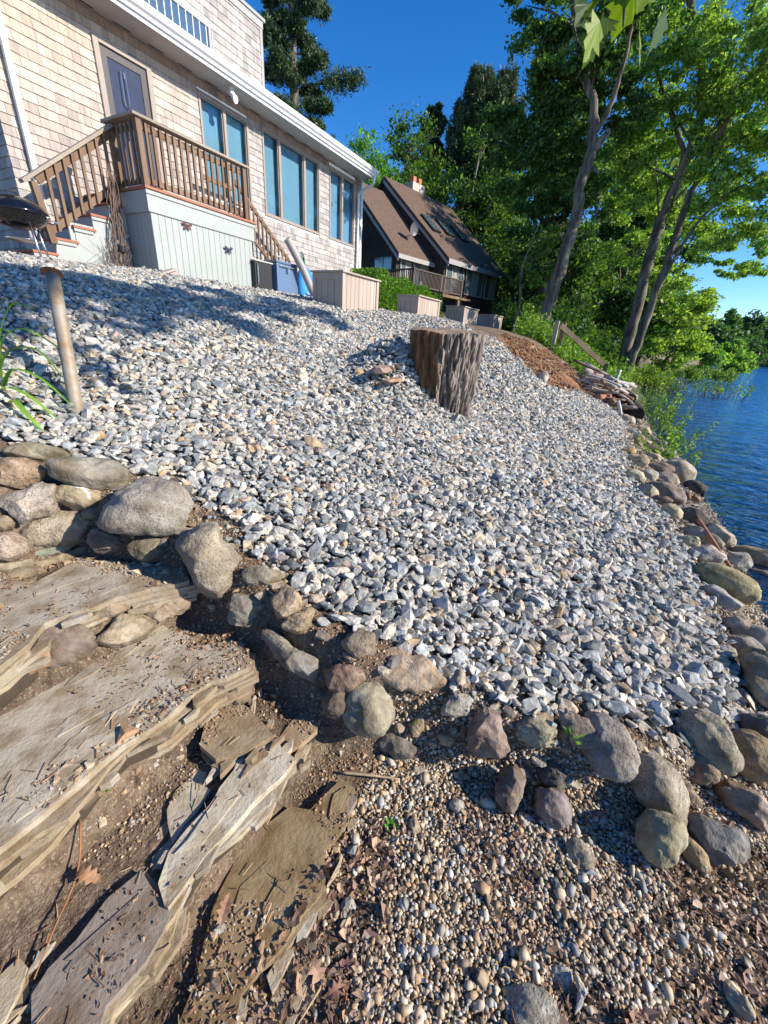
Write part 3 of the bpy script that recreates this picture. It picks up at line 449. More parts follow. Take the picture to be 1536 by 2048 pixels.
# ---------------------------------------------------------------- stone scatter (crushed stone, pebbles)
def hull_rock(seed, n=13, fl=(1, .8, .62)):
    r = np.random.default_rng(seed); p = r.normal(size=(n, 3)); p /= np.linalg.norm(p, axis=1)[:, None]; p *= r.uniform(.75, 1.1, (n, 1)); p *= fl
    bm = bmesh.new()
    for q in p: bm.verts.new(q)
    res = bmesh.ops.convex_hull(bm, input=bm.verts)
    bmesh.ops.delete(bm, geom=[e for e in res['geom_interior'] if isinstance(e, bmesh.types.BMVert)], context='VERTS')
    bmesh.ops.triangulate(bm, faces=bm.faces); bm.verts.ensure_lookup_table(); bm.verts.index_update()
    V = np.array([v.co[:] for v in bm.verts]); F = np.array([[v.index for v in f.verts] for f in bm.faces]); bm.free(); return V, F
def round_rock(seed, sub=2, fl=(1, .75, .55)):
    bm = bmesh.new(); bmesh.ops.create_icosphere(bm, subdivisions=sub, radius=1); V = np.array([v.co[:] for v in bm.verts]); F = np.array([[v.index for v in f.verts] for f in bm.faces]); bm.free()
    r = np.random.default_rng(seed); d = np.ones(len(V))
    for _ in range(4):
        k = r.normal(size=3); d += .10*np.sin(V@k*1.4+r.uniform(0, 6))
    return V*d[:, None]*fl, F
def rotm(n, tilt, r):
    yaw = r.uniform(0, 2*np.pi, n); tx = r.normal(0, tilt, n); ty = r.normal(0, tilt, n)
    cy, sy = np.cos(yaw), np.sin(yaw); cx, sx = np.cos(tx), np.sin(tx); c2, s2_ = np.cos(ty), np.sin(ty)
    Z = np.zeros((n, 3, 3)); Z[:, 0, 0] = cy; Z[:, 0, 1] = -sy; Z[:, 1, 0] = sy; Z[:, 1, 1] = cy; Z[:, 2, 2] = 1
    X = np.zeros((n, 3, 3)); X[:, 0, 0] = 1; X[:, 1, 1] = cx; X[:, 1, 2] = -sx; X[:, 2, 1] = sx; X[:, 2, 2] = cx
    Y = np.zeros((n, 3, 3)); Y[:, 1, 1] = 1; Y[:, 0, 0] = c2; Y[:, 0, 2] = s2_; Y[:, 2, 0] = -s2_; Y[:, 2, 2] = c2
    return X@Y@Z
def scatter_mesh(lib, P, size, R, colr, r):
    Vs = []; Fs = []; Cs = []; off = 0; which = r.integers(0, len(lib), len(P))
    for k, (lv, lf) in enumerate(lib):
        idx = np.where(which == k)[0]
        if not len(idx): continue
        v = np.einsum('nij,vj->nvi', R[idx], lv)*size[idx][:, None, None]+P[idx][:, None, :]
        Vs.append(v.reshape(-1, 3)); f = lf[None]+(np.arange(len(idx))*len(lv))[:, None, None]+off; Fs.append(f.reshape(-1, lf.shape[1]))
        Cs.append(np.repeat(colr[idx], len(lv), 0)); off += len(idx)*len(lv)
    return np.concatenate(Vs), np.concatenate(Fs), np.concatenate(Cs)
def grid_pts(x0, x1, y0, y1, sp, r):
    gx, gy = np.meshgrid(np.arange(x0, x1, sp), np.arange(y0, y1, sp)); gx = gx.ravel()+r.uniform(-.5, .5, gx.size)*sp; gy = gy.ravel()+r.uniform(-.5, .5, gy.size)*sp
    return gx, gy
def pal(cols, wts, n, r, j=.12):
    c = np.array(cols)[r.choice(len(cols), n, p=np.array(wts)/sum(wts))]; return c*(1+r.normal(0, j, (n, 1)))*(1+r.normal(0, .045, (n, 1))*np.array([1, .1, -1]))
r = np.random.default_rng(11)
lib = [hull_rock(k, 17+k % 8, (1.08, .70+.03*(k % 8), .36+.04*(k % 6))) for k in range(26)]
PS_, SS_ = [], []
for sp, sz, dz in ((.041, .030, .006), (.048, .034, .023), (.043, .020, .017)):
    x, y = grid_pts(-2, 15, -8.7, 1.3, sp, r); sd = sdist(x, y, REG['gravel']); k = (sd > .02+.10*r.uniform(-1, 1, len(x))*(r.random(len(x)) < .7)) ; x, y = x[k], y[k]
    stump = ((x-4.75)**2+(y+1.83)**2) > .36**2; x, y = x[stump], y[stump]
    s_ = sz*np.exp(r.normal(0, .26, len(x)))*(.97+.16*sstep(1.2, 5, x))
    z_ = height(x, y)+dz+r.uniform(-.01, .014, len(x)); PS_.append(np.stack([x, -y, z_], 1)); SS_.append(s_)
P_ = np.concatenate(PS_); S_ = np.concatenate(SS_); n = len(P_)
cc = pal([(.27,.29,.29),(.40,.405,.385),(.49,.47,.425),(.60,.555,.47),(.55,.45,.33),(.15,.165,.17),(.46,.33,.20),(.67,.64,.58),(.40,.33,.285)], [16,22,26,17,7,7,3,2,3], n, r)
V_, F_, C_ = scatter_mesh(lib, P_, S_, rotm(n, .45, r), np.clip(cc, .02, .8), r)
o = mesh('crushed_stone', V_, F_, m_stone, org=(0, 0, 0), col=C_)
props(o, 'blue grey and cream crushed stone covering the whole bank', 'gravel', kind='stuff'); print('stones', n)
# beach pebbles
libp = [hull_rock(250+k, 16, (1, .7, .42)) if k % 2 == 0 else round_rock(50+k, 1, (1, .6+.05*(k % 6), .40+.04*(k % 5))) for k in range(14)]
beach = [(-.9,-.44),(.9,-.44),(1.05,-.45),(1.2,-.2),(1.25,.1),(1.35,.35),(1.55,.55),(1.9,.8),(2.6,1.05),(4.4,1.05),(4.6,1.5),(3.2,1.62),(1.5,1.65),(-.9,1.7)]
P_, S_ = [], []
for sp, sz, dz in ((.0105, .0068, .002), (.0125, .0082, .006), (.030, .0125, .008), (.10, .019, .010)):
    x, y = grid_pts(-.9, 4.6, -.5, 1.7, sp, r); far = x > 1.9
    keep = inpoly(x, y, beach) & (~far | (r.random(len(x)) < .75))
    lf = fbm(x*3.2, y*3.2, 3, 77); keep &= (r.random(len(x)) > sstep(.10, .42, lf+.25*sstep(.35, .9, y)*sstep(1.6, .9, x))*.85)
    x, y = x[keep], y[keep]; s_ = sz*np.exp(r.normal(0, .30, len(x))); P_.append(np.stack([x, -y, height(x, y)+dz+r.uniform(-.003, .004, len(x))], 1)); S_.append(s_)
P_ = np.concatenate(P_); S_ = np.concatenate(S_); n = len(P_)
cc = pal([(.48,.40,.29),(.57,.50,.39),(.43,.31,.19),(.42,.40,.36),(.24,.18,.13),(.64,.60,.51),(.27,.28,.28),(.48,.33,.19)], [24,14,18,10,16,7,6,8], n, r)
V_, F_, C_ = scatter_mesh(libp, P_, S_, rotm(n, .55, r), np.clip(cc, .02, .8), r)
o = mesh('beach_pebbles', V_, F_, m_pebble, org=(0, 0, 0), smooth=True, col=C_)
props(o, 'small tan and cream pebbles strewn over the beach', 'pebbles', kind='stuff'); print('pebbles', n)
# shoreline gravel between the boulders
x, y = grid_pts(2.6, 14, .25, 1.75, .034, r); y = y-.45*sstep(5.5, 10, x); P_ = np.stack([x, -y, height(x, y)+r.uniform(-.005, .012, len(x))], 1); n = len(P_); S_ = .016*np.exp(r.normal(0, .4, n))
cc = pal([(.40,.33,.23),(.30,.23,.15),(.46,.42,.35),(.20,.17,.13),(.36,.35,.33)], [3,3,3,2,2], n, r); V_, F_, C_ = scatter_mesh(lib, P_, S_, rotm(n, .5, r), np.clip(cc, .02, .8), r)
o = mesh('shore_gravel', V_, F_, m_stone, org=(0, 0, 0), col=C_); props(o, 'coarse brown gravel between the shore boulders', 'gravel', kind='stuff')
# ---------------------------------------------------------------- slabs
SURF = []
def surf(x, y):
    z = height(x, y)
    for x0, y0, rs, zg in SURF:
        i = np.round((x-x0)/rs).astype(int); j = np.round((y-y0)/rs).astype(int); ok = (i >= 0) & (j >= 0) & (i < zg.shape[0]) & (j < zg.shape[1])
        q = zg[np.clip(i, 0, zg.shape[0]-1), np.clip(j, 0, zg.shape[1]-1)]; z = np.where(ok & (q > z), q, z)
    return z
def resample(poly, step, rr, jit):
    out = []; n = len(poly)
    for i in range(n):
        a = np.array(poly[i][:2], float); b = np.array(poly[(i+1) % n][:2], float); L = np.linalg.norm(b-a); m = max(1, int(L/step)); nr = np.array([b[1]-a[1], a[0]-b[0]])/max(L, 1e-6)
        for q in range(m):
            f = (q+(rr.uniform(-.35, .35) if q else 0))/m; out.append(a*(1-f)+b*f+nr*rr.uniform(-jit, jit)*(1 if q else .3))
    return np.array(out)
def slab(lab, z0, th, poly, c1, c2, sd):
    c1 = np.array(c1)*(1.03, .97, .86)*.94; c2 = np.array(c2)*(1.03, .97, .86)
    rr = np.random.default_rng(sd); poly = [(max(p[0], -1.2), p[1]) for p in poly]; P0 = resample(poly, .05, rr, .011); cen = P0.mean(0); n = len(P0)
    area = sum(P0[i][0]*P0[(i+1) % n][1]-P0[(i+1) % n][0]*P0[i][1] for i in range(n)); sg = 1 if area > 0 else -1
    ta, tb = rr.uniform(-.02, .02), rr.uniform(-.015, .03); zt = lambda p: z0+ta*(p[0]-cen[0])+tb*(p[1]-cen[1])
    N = max(2, int(round(th/.021))); V = []; F = []; C = []; cum = 0
    pal_ = [np.array(c2), np.array(c1)*.85, np.array((.33,.255,.165)), np.array((.27,.235,.19)), np.array((.40,.37,.32)), np.array((.36,.31,.235))]
    def plate(Q, za, zb, c):
        m = len(V); k = len(Q); 
        for p in Q: V.append((p[0], -p[1], zt(p)+za+rr.normal()*.0008)); C.append(c)
        for p in Q: V.append((p[0], -p[1], zt(p)+zb)); C.append(c*.9)
        top = list(range(m, m+k)); F.append(tuple(top if sg < 0 else top[::-1])); F.append(tuple([q+k for q in (top[::-1] if sg < 0 else top)]))
        for a in range(k):
            b = (a+1) % k; f = (m+a, m+k+a, m+k+b, m+b); F.append(f if sg < 0 else f[::-1])
    def offset(Q, d):
        out = []; k = len(Q)
        for a in range(k):
            t_ = Q[(a+1) % k]-Q[a-1]; L = np.linalg.norm(t_)+1e-9; nr = np.array([t_[1], -t_[0]])/L*sg; out.append(Q[a]+nr*d[a])
        return np.array(out)
    hs = rr.uniform(.6, 1.4, N); hs = hs/hs.sum()*th; z = 0
    for i in range(N):
        ph = rr.uniform(0, 50); Pi = P0 if i == 0 else resample(poly, rr.uniform(.035, .09), rr, .017)
        low = fbm(Pi[:, 0]*6+ph, Pi[:, 1]*6, 3, sd+i)
        d = cum+low*.055+rr.normal(0, .003, len(Pi)); cum += rr.uniform(-.004, .009)
        Q = P0 if i == 0 else offset(Pi, d)
        gap = rr.uniform(.0008, .003); c = np.array(c1) if i == 0 else (pal_[rr.integers(0, 6)]*.6+np.array(c2)*.32)*rr.uniform(.85, 1.1)
        plate(Q, -z, -z-hs[i]+gap, c); z += hs[i]
    for q in range(int(8+30*len(P0)/60)):     # broken bits sitting on the ledges of the rim
        e = P0[rr.integers(0, n)]; dv = e-cen; dv = dv/np.linalg.norm(dv); c_ = e+dv*rr.uniform(-.005, .035); R = rr.uniform(.012, .04); m = rr.integers(5, 8); an = np.sort(rr.uniform(0, 6.28, m))
        Q = np.array([c_+np.array([math.cos(a)*1.7, math.sin(a)*.7])*R*rr.uniform(.7, 1.1) for a in an]); sg_ = sg; sg = 1; zz = -th*rr.uniform(.1, .95); plate(Q, zz+.004, zz-.02, pal_[rr.integers(0, 6)]*rr.uniform(.8, 1.15)); sg = sg_
    plate(offset(P0, np.full(n, -.012)), -.004, -z-.05, np.array((.06,.045,.03)))
    # thin flakes still clinging to the top surface
    mn = P0.min(0); mx = P0.max(0)
    for q in range(int(10+70*abs(area)/2)):
        c_ = mn+(mx-mn)*rr.random(2); R = rr.uniform(.03, .11); m = rr.integers(7, 12); an = np.sort(rr.uniform(0, 6.28, m)); Q = np.array([c_+np.array([math.cos(a)*1.8, math.sin(a)*.75])*R*rr.uniform(.6, 1.1) for a in an])
        if sdist(Q[:, 0], Q[:, 1], P0).min() < .002: continue
        sg_ = sg; sg = 1; m0 = len(F); plate(Q, rr.uniform(.0015, .0055), -.001, np.array(c1)*rr.uniform(.78, 1.15)); sg = sg_
    res = .01; gx, gy = np.meshgrid(np.arange(mn[0], mx[0], res), np.arange(mn[1], mx[1], res), indexing='ij'); SURF.append((mn[0], mn[1], res, np.where(sdist(gx, gy, P0) > .0, z0+ta*(gx-cen[0])+tb*(gy-cen[1]), -9)))
    o = mesh('stone_slab', V, F, m_slab, col=np.array(C)); md = o.modifiers.new('b', 'BEVEL'); md.width = .0018; md.segments = 1; md.limit_method = 'ANGLE'
    props(o, lab, 'stone slab'); return o
for k, (lab, z0, th, poly, c1, c2) in enumerate(SLABS): slab(lab, z0, th, poly, c1, c2, 100+k*13)
# clods on the bare soil
x, y = grid_pts(7.8, 13.6, -2.7, -.4, .05, r); k = inpoly(x, y, REG['dirt']) & (fbm(x*2.2, y*2.2, 3, 5) > -.12); x, y = x[k], y[k]; P_ = np.stack([x, -y, height(x, y)+.07*fbm(x*2.5, y*2.5, 4, 63)-.01], 1); n = len(P_); S_ = .022*np.exp(r.normal(0, .55, n))
cc = pal([(.34,.16,.06),(.24,.11,.045),(.16,.085,.045),(.40,.22,.11),(.36,.33,.28)], [4,4,3,2,1], n, r); V_, F_, C_ = scatter_mesh(lib, P_, S_, rotm(n, .5, r), np.clip(cc, .02, .8), r)
o = mesh('soil_clods', V_, F_, m_stone, org=(0, 0, 0), col=C_); props(o, 'reddish brown clods and small stones on the bare soil patch', 'soil', kind='stuff')
# fine grit on the steps and behind the boulders
P_, S_ = [], []
for sp, sz in ((.0115, .0050), (.035, .0105), (.09, .020)):
    x, y = grid_pts(-.6, 2.3, -2.05, .9, sp, r); f = fbm(x*4, y*4, 3, 41)
    near = x > pl(y, SB)-.12
    keep = ((f > .0+.15*(sz > .008)) | near) & (x < pl(y, SB)+.36) & (r.random(len(x)) < .75); x, y = x[keep], y[keep]
    P_.append(np.stack([x, -y, surf(x, y)+.002], 1)); S_.append(sz*np.exp(r.normal(0, .35, len(x))))
GRIT = (np.concatenate(P_), np.concatenate(S_))
P_, S_ = GRIT; n = len(P_)
cc = pal([(.42,.29,.17),(.33,.21,.12),(.50,.41,.29),(.27,.19,.13),(.45,.43,.38)], [30,25,20,15,8], n, r)
V_, F_, C_ = scatter_mesh([(a, b) for a, b in [hull_rock(200+k, 9) for k in range(8)]], P_, S_, rotm(n, .6, r), np.clip(cc, .02, .8), r)
o = mesh('grit', V_, F_, m_stone, org=(0, 0, 0), col=C_); props(o, 'reddish brown grit lying on the soil between the steps', 'grit', kind='stuff')
# ---------------------------------------------------------------- boulders
def n3(V, f, sd):
    x, y, z = V.T*f; return (fbm(x+.37*z, y-.61*z, 3, sd)+fbm(y+.43*x+9, z-.5*x, 3, sd+50))*.5
def rock(lab, c, pts, th, kind, colr, k):
    rr = np.random.default_rng(900+k)
    bm = bmesh.new(); bmesh.ops.create_icosphere(bm, subdivisions=5 if c[0] < 2.2 else 4, radius=1); U = np.array([v.co[:] for v in bm.verts]); F = np.array([[v.index for v in f.verts] for f in bm.faces]); bm.free()
    if kind == 'r':
        for _ in range(9):
            nrm = rr.normal(size=3); nrm /= np.linalg.norm(nrm); h = rr.uniform(.78, .93); dd = U@nrm-h; U = U-np.where(dd > 0, dd, 0)[:, None]*nrm*.75
    if kind == 'a' or kind == 'f':   # facet the sphere with random planes
        for _ in range(26 if kind == 'a' else 12):
            nrm = rr.normal(size=3); nrm /= np.linalg.norm(nrm); h = rr.uniform(.70, .90); dd = U@nrm-h; U = U-np.where(dd > 0, dd, 0)[:, None]*nrm*.93
    th_ = np.arctan2(U[:, 1], U[:, 0]); rho = np.hypot(U[:, 0], U[:, 1])
    if isinstance(pts[0], (tuple, list)):
        P = np.array(pts); pa = np.arctan2(P[:, 1], P[:, 0]); o_ = np.argsort(pa); pa = pa[o_]; P = P[o_]
        an = np.linspace(-np.pi, np.pi, 181); rad = np.zeros(181)
        for i, a in enumerate(an):
            dx, dy = math.cos(a), math.sin(a); best = 0
            for j in range(len(P)):
                x1, y1 = P[j]; x2, y2 = P[(j+1) % len(P)]; den = dx*(y2-y1)-dy*(x2-x1)
                if abs(den) < 1e-9: continue
                tt = (x1*(y2-y1)-y1*(x2-x1))/den; uu = (x1*dy-y1*dx)/den
                if tt > 0 and -1e-6 <= uu <= 1+1e-6: best = max(best, tt)
            rad[i] = best or np.hypot(*P.T).mean()
        if kind == 'r':
            for _ in range(5): rad[1:-1] = (rad[:-2]+rad[1:-1]*2+rad[2:])/4
        R_ = np.interp(th_, an, rad); x = np.cos(th_)*R_*rho**.9; y = np.sin(th_)*R_*rho**.9
    else:
        a, b, ang = pts; x0 = U[:, 0]*a; y0 = U[:, 1]*b; x = x0*math.cos(ang)-y0*math.sin(ang); y = x0*math.sin(ang)+y0*math.cos(ang)
    z = U[:, 2]*th*1.15
    fz = 1.06+.14*float(c[0] > 3.2); L = np.stack([x, y, z], 1)*(fz, fz, fz*1.05); size = max(np.ptp(x), np.ptp(y))
    nn = np.linalg.norm(L, axis=1)[:, None]+1e-6
    L = L+L/nn*(n3(L, 2.2/size, k*3)*.17*size+n3(L, 6/size, k*3+1)*.07*size+n3(L, 20/size, k*3+2)*.02*size)[:, None]*np.array([1, 1, .8])
    cw = toW(c); e3 = (Vector((0, 0, 1.6))-cw).normalized(); e1 = (r2-e3*r2.dot(e3)).normalized(); e2 = e3.cross(e1)
    Rw = np.array([e1, e2, e3]).T; Wd = L@Rw.T; cr, sr = math.cos(-ROT), math.sin(-ROT)
    V = np.stack([Wd[:, 0]*cr-Wd[:, 1]*sr, Wd[:, 0]*sr+Wd[:, 1]*cr, Wd[:, 2]], 1)+np.array(c)
    f = 1+.5*n3(L, 3/size, k+400)[:, None]+.35*n3(L, 12/size, k+500)[:, None]; tint = 1+.12*n3(L, 2/size, k+600)[:, None]*np.array([1, .2, -1])
    colr = np.array(colr); far_ = c[0] > 3.2; colr = colr*.62+(np.array((1.08, .98, .82))*colr.mean())*.38 if not far_ else np.minimum(colr*1.22, .62)
    cl = colr*f*tint; vn = sstep(.030, .006, np.abs(n3(L*np.array([1, 1, .4]), 2.4/size, k+800)))[:, None]*.45*(k % 3 == 0); cl = cl*(1-vn)+np.array((.55,.50,.42))*vn
    st = sstep(.02, .16, n3(L, 5/size, k+850))[:, None]*.45; cl = cl*(1-st)+cl*np.array((.55,.50,.44))*st; dust = sstep(-.1, .2, n3(L, 3.5/size, k+870))[:, None]*.22; cl = np.clip(cl*(1-dust)+np.array((.40,.32,.23))*dust, .02, .8)
    if 'mossy' in lab or 'crest of the left' in lab: mo = sstep(.0, .3, n3(L, 4/size, k+700))[:, None]; cl = cl*(1-mo)+np.array((.16,.17,.06))*mo
    gran = any(q in lab for q in ('granite', 'speckled', 'cream', 'rough', 'pale'))
    name = 'boulder' if size > .12 else ('cobble' if size > .05 else 'stone')
    o = mesh(name, V, F, m_granite if gran else m_sand, smooth=True, col=cl)
    if 'scratch' in lab:
        pass
    props(o, lab, 'boulder' if size > .12 else 'stone')
    return o, Rw, L
for k, (lab, c, pts, th, kind, colr) in enumerate(ROCKS):
    if c[0] > 2.9 and kind == 'r' and k % 5 < 3: kind = 'a'
    o, Rw, L = rock(lab, c, pts, th, kind, colr, k)
    if kind != 'r':
        for p in o.data.polygons: pass
        try: o.data.set_sharp_from_angle(angle=math.radians(22))
        except Exception: pass
    if 'scratch' in lab: SCR = (o, c, th)

# small wedge stones among the shore boulders
protos = []
for k in range(70):
    rk = np.random.default_rng(7000+k); s = rk.uniform(2.3, 12.4)
    tt = pl(s, [(2.3,1.05),(3.2,1.02),(4,1.0),(5.5,.85),(7,.72),(9,.5),(12.5,.45)])+rk.normal()*.20
    lv, lf = lib[k % 26]; V = lv*rk.uniform(.045, .095)*(1, 1, .8); a = rk.uniform(0, 6.3); V = np.stack([V[:, 0]*math.cos(a)-V[:, 1]*math.sin(a), V[:, 0]*math.sin(a)+V[:, 1]*math.cos(a), V[:, 2]], 1)+(s, -tt, float(height(s, tt))+.02)
    cw_ = np.clip(pal([(.44,.38,.28), (.33,.28,.21), (.24,.21,.18), (.48,.44,.37), (.38,.27,.18)], [3,3,2,3,2], 1, rk), .03, .7)[0]
    o = mesh('shore_stone', V, lf, m_sand, col=np.tile(cw_, (len(V), 1))); md = o.modifiers.new('b', 'BEVEL'); md.width = .008; md.segments = 2
    props(o, 'small angular stone wedged among the shore boulders', 'stone', 'small stones wedged among the shore boulders')

for k in range(90):
    rk = np.random.default_rng(8000+k); tt = rk.uniform(-2.0, 1.0); s = float(pl(tt, SB))+rk.uniform(-.02, .22)
    lv, lf = lib[(k*7) % 26]; V = lv*rk.uniform(.018, .045)*(1, 1, .75); a = rk.uniform(0, 6.3); V = np.stack([V[:, 0]*math.cos(a)-V[:, 1]*math.sin(a), V[:, 0]*math.sin(a)+V[:, 1]*math.cos(a), V[:, 2]], 1)+(s, -tt, float(height(s, tt))+.012)
    cw_ = np.clip(pal([(.40,.33,.24), (.33,.28,.21), (.25,.22,.19), (.45,.41,.34), (.36,.28,.20)], [3,3,2,3,2], 1, rk), .03, .7)[0]
    o = mesh('border_stone', V, lf, m_sand, col=np.tile(cw_, (len(V), 1))); md = o.modifiers.new('b', 'BEVEL'); md.width = .004; md.segments = 2
    props(o, 'small angular stone lying between the boulders that border the gravel', 'stone', 'small stones between the border boulders')
# ---------------------------------------------------------------- shingled house (local s,u,z)
WU = 9.2; WS0 = 3.96; WS1 = 14.15
house = thing('shingled_house', (WS0, WU, 2.2), 'cedar shingled lakeside house with white gutter and blue tinted windows above the porch', 'house')
OPEN = [(5.6, 6.6, 3.45, 5.92), (7.66, 9.02, 4.25, 6.0), (9.47, 11.76, 4.26, 6.06), (12.24, 13.66, 4.27, 6.1)]
def shingles(name, s0, s1, z0, z1, u, opens, parent, warm_top=None, expo=.135, hide=None):
    r = random.Random(5+int(u*10)); V = []; F = []; C = []
    z = z0; k = 0
    while z < z1:
        zt = min(z+expo, z1); iv = [(s0, s1)]
        for a, b, c, d in opens:
            if zt > c+.02 and z < d-.02:
                nv = []
                for p, q in iv:
                    if b <= p or a >= q: nv.append((p, q))
                    else:
                        if a > p: nv.append((p, a))
                        if b < q: nv.append((b, q))
                iv = nv
        for p, q in iv:
            x = p
            while x < q-.005:
                wd = r.choice((.09, .11, .13, .15, .18, .21)); x2 = min(x+wd, q)
                if q-x2 < .05: x2 = q
                g = .0022; th = .020+r.uniform(-.003, .004); dz = r.uniform(-.004, .004); n = len(V)
                V += [(x+g, u-th, z+dz), (x2-g, u-th, z+dz), (x2-g, u-.004, zt+.02), (x+g, u-.004, zt+.02), (x+g, u, z+dz), (x2-g, u, z+dz)]
                F += [(n, n+1, n+2, n+3), (n+4, n+5, n+1, n), (n+4, n, n+3), (n+1, n+5, n+2)]
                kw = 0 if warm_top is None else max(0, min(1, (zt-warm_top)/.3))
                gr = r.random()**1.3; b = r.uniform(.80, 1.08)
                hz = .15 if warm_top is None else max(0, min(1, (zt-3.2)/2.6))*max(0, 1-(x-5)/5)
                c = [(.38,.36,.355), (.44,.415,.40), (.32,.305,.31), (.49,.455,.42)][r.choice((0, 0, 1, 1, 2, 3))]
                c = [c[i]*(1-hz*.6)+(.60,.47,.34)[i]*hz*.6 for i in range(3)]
                wm = (.27,.145,.075) if r.random() < .7 else (.19,.11,.07)  # brown of sheltered cedar under the eave, darkened further for the eave's shade
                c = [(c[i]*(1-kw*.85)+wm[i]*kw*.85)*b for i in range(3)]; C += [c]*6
                x = x2
        z = zt; k += 1
    return mesh(name, V, F, m_shingle, parent, col=np.array(C))
wb = B(); wb.box((WS0, WU, 2.2), (WS1, WU+5.5, 6.24)); 
# wall core with openings: build as panels round the openings
wb = B()
xs = [WS0]+[v for o_ in OPEN for v in o_[:2]]+[WS1]
for a, b in zip(xs[0::2], xs[1::2]): wb.box((a, WU, 2.2), (b, WU+.15, 6.26))
for a, b, c, d in OPEN:
    wb.box((a, WU+.001, 2.2), (b, WU+.149, c)); wb.box((a, WU+.001, d), (b, WU+.149, 6.26))
wb.box((WS0, WU+.15, 2.2), (WS0+.15, WU+6, 6.26)); wb.box((WS1-.15, WU+.15, 2.2), (WS1, WU+6, 6.26)); wb.box((WS0, WU+6, 2.2), (WS1, WU+6.1, 6.26))
wb.c = (.3,.24,.2); wb.out('wall', m_shingle, house, usecol=True)
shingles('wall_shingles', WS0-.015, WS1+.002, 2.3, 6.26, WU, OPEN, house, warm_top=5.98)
sh = shingles('side_shingles', 0, 6, 2.3, 6.26, 0, [], house)   # left end wall, turned to face along the shore
me = sh.data; og = ORG[house.name]
for v in me.vertices:
    x, y, z = v.co.x+og[0], v.co.y+og[1], v.co.z+og[2]; v.co = (WS0+y-og[0], WU+6-x-og[1], z-og[2])
me.update()
# eave: soffit, gutter, fascia, roof
E0, E1 = 3.2, 13.98
b = B(); b.box((E0, 8.62, 6.22), (E1-.05, WU+.02, 6.26)); sf = b.out('soffit', m_soffit, house)
for k in range(17): s = 3.5+k*.62; b = B(); b.box((s, WU-.085, 6.213), (s+.30, WU-.065, 6.222)); b.out('soffit_vent', m_dark, house)
b = B(); b.box((E0, 8.60, 6.20), (E1, 8.625, 6.42)); b.out('fascia', m_white, house)
prof = [(8.60,6.26),(8.56,6.26),(8.54,6.30),(8.50,6.33),(8.48,6.38),(8.48,6.42),(8.495,6.42),(8.495,6.385),(8.512,6.345),(8.55,6.315),(8.565,6.275),(8.60,6.275)]
b = B(); b.prism([(E0, u_, z_) for u_, z_ in prof], (E1+.02-E0, 0, 0)); b.prism([(E1+.015, u_, z_) for u_, z_ in [(8.60,6.26),(8.56,6.26),(8.48,6.38),(8.48,6.42),(8.60,6.42)]], (.006, 0, 0)); b.out('gutter', m_white, house)
b = B()
for k in range(17): b.box((E0+.3+k*.62, 8.485, 6.405), (E0+.325+k*.62, 8.60, 6.412))
b.out('gutter_straps', m_white, house)
b = B(); b.prism([(E0-.02, 8.57, 6.43), (E0-.02, 8.57, 6.47), (E0-.02, 15.2, 7.15), (E0-.02, 15.2, 7.11)], (E1-E0, 0, 0)); b.out('roof', m_white, house)
b = B(); b.box((E0, WU+.2, 6.27), (E1-.1, 15.1, 6.42)); 
# downspouts
def dspout(pts, w, d, nm='downspout'):
    b = B()
    for p, q in zip(pts[:-1], pts[1:]): b.beam(p, q, w, d, (0, 1, 0))
    return b.out(nm, m_white, house, bevel=.008)
dspout([(13.86, 8.54, 6.27), (13.86, 8.60, 6.05), (13.80, WU-.075, 5.84), (13.80, WU-.075, 2.5)], .075, .06)
dspout([(4.22, 8.54, 6.27), (4.22, 8.62, 6.1), (4.22, WU-.08, 5.85), (4.22, WU-.08, 2.6)], .085, .07)
b = B(); b.box((WS1-.10, WU-.028, 2.3), (WS1+.012, WU-.001, 6.215)); b.out('corner_board', m_shingle and m_white, house, bevel=.003)
# windows
def window(a, b_, c, d, lights, label=None):
    f = B(); fw_ = .055; u0 = WU-.035
    f.box((a, u0, c), (a+fw_, WU+.08, d)); f.box((b_-fw_, u0, c), (b_, WU+.08, d)); f.box((a+fw_, u0, c), (b_-fw_, WU+.08, c+fw_)); f.box((a+fw_, u0, d-fw_), (b_-fw_, WU+.08, d))
    for m in lights: f.box((a+m-.04, u0+.003, c+fw_), (a+m+.04, WU+.08, d-fw_))
    w_ = mesh('window', f.V, f.F, m_frame, house); md = w_.modifiers.new('bevel', 'BEVEL'); md.width = .005; md.limit_method = 'ANGLE'
    ORG[w_.name] = ORG[house.name]
    ed = [a+fw_]+[v for m in lights for v in (a+m-.04, a+m+.04)]+[b_-fw_]
    for p, q in zip(ed[0::2], ed[1::2]):
        mesh('pane', [(p, WU+.014, c+fw_), (q, WU+.014, c+fw_), (q, WU+.014, d-fw_), (p, WU+.014, d-fw_)], [(0, 1, 2, 3)], m_pane, w_)
        s_ = B(); t = .022
        s_.box((p, WU+.0, c+fw_), (p+t, WU+.03, d-fw_)); s_.box((q-t, WU, c+fw_), (q, WU+.03, d-fw_)); s_.box((p+t, WU, d-fw_-t), (q-t, WU+.03, d-fw_)); s_.box((p+t, WU, c+fw_), (q-t, WU+.03, c+fw_+t))
        mesh('sash', s_.V, s_.F, m_frame, w_)
    g = B(); n = int((b_-a)/.05)
    g.box((a+.02, WU+.125, c+.02), (b_-.02, WU+.13, d-.02)); mesh('blind', g.V, g.F, m_blind, w_)
    h = B(); h.box((a-.03, WU-.05, d+.001), (b_+.03, WU-.001, d+.02)); mesh('head_flashing', h.V, h.F, m_frame, w_)
    return w_
window(*OPEN[1], [.67]); window(*OPEN[2], [.62, 1.62]); window(*OPEN[3], [.70])
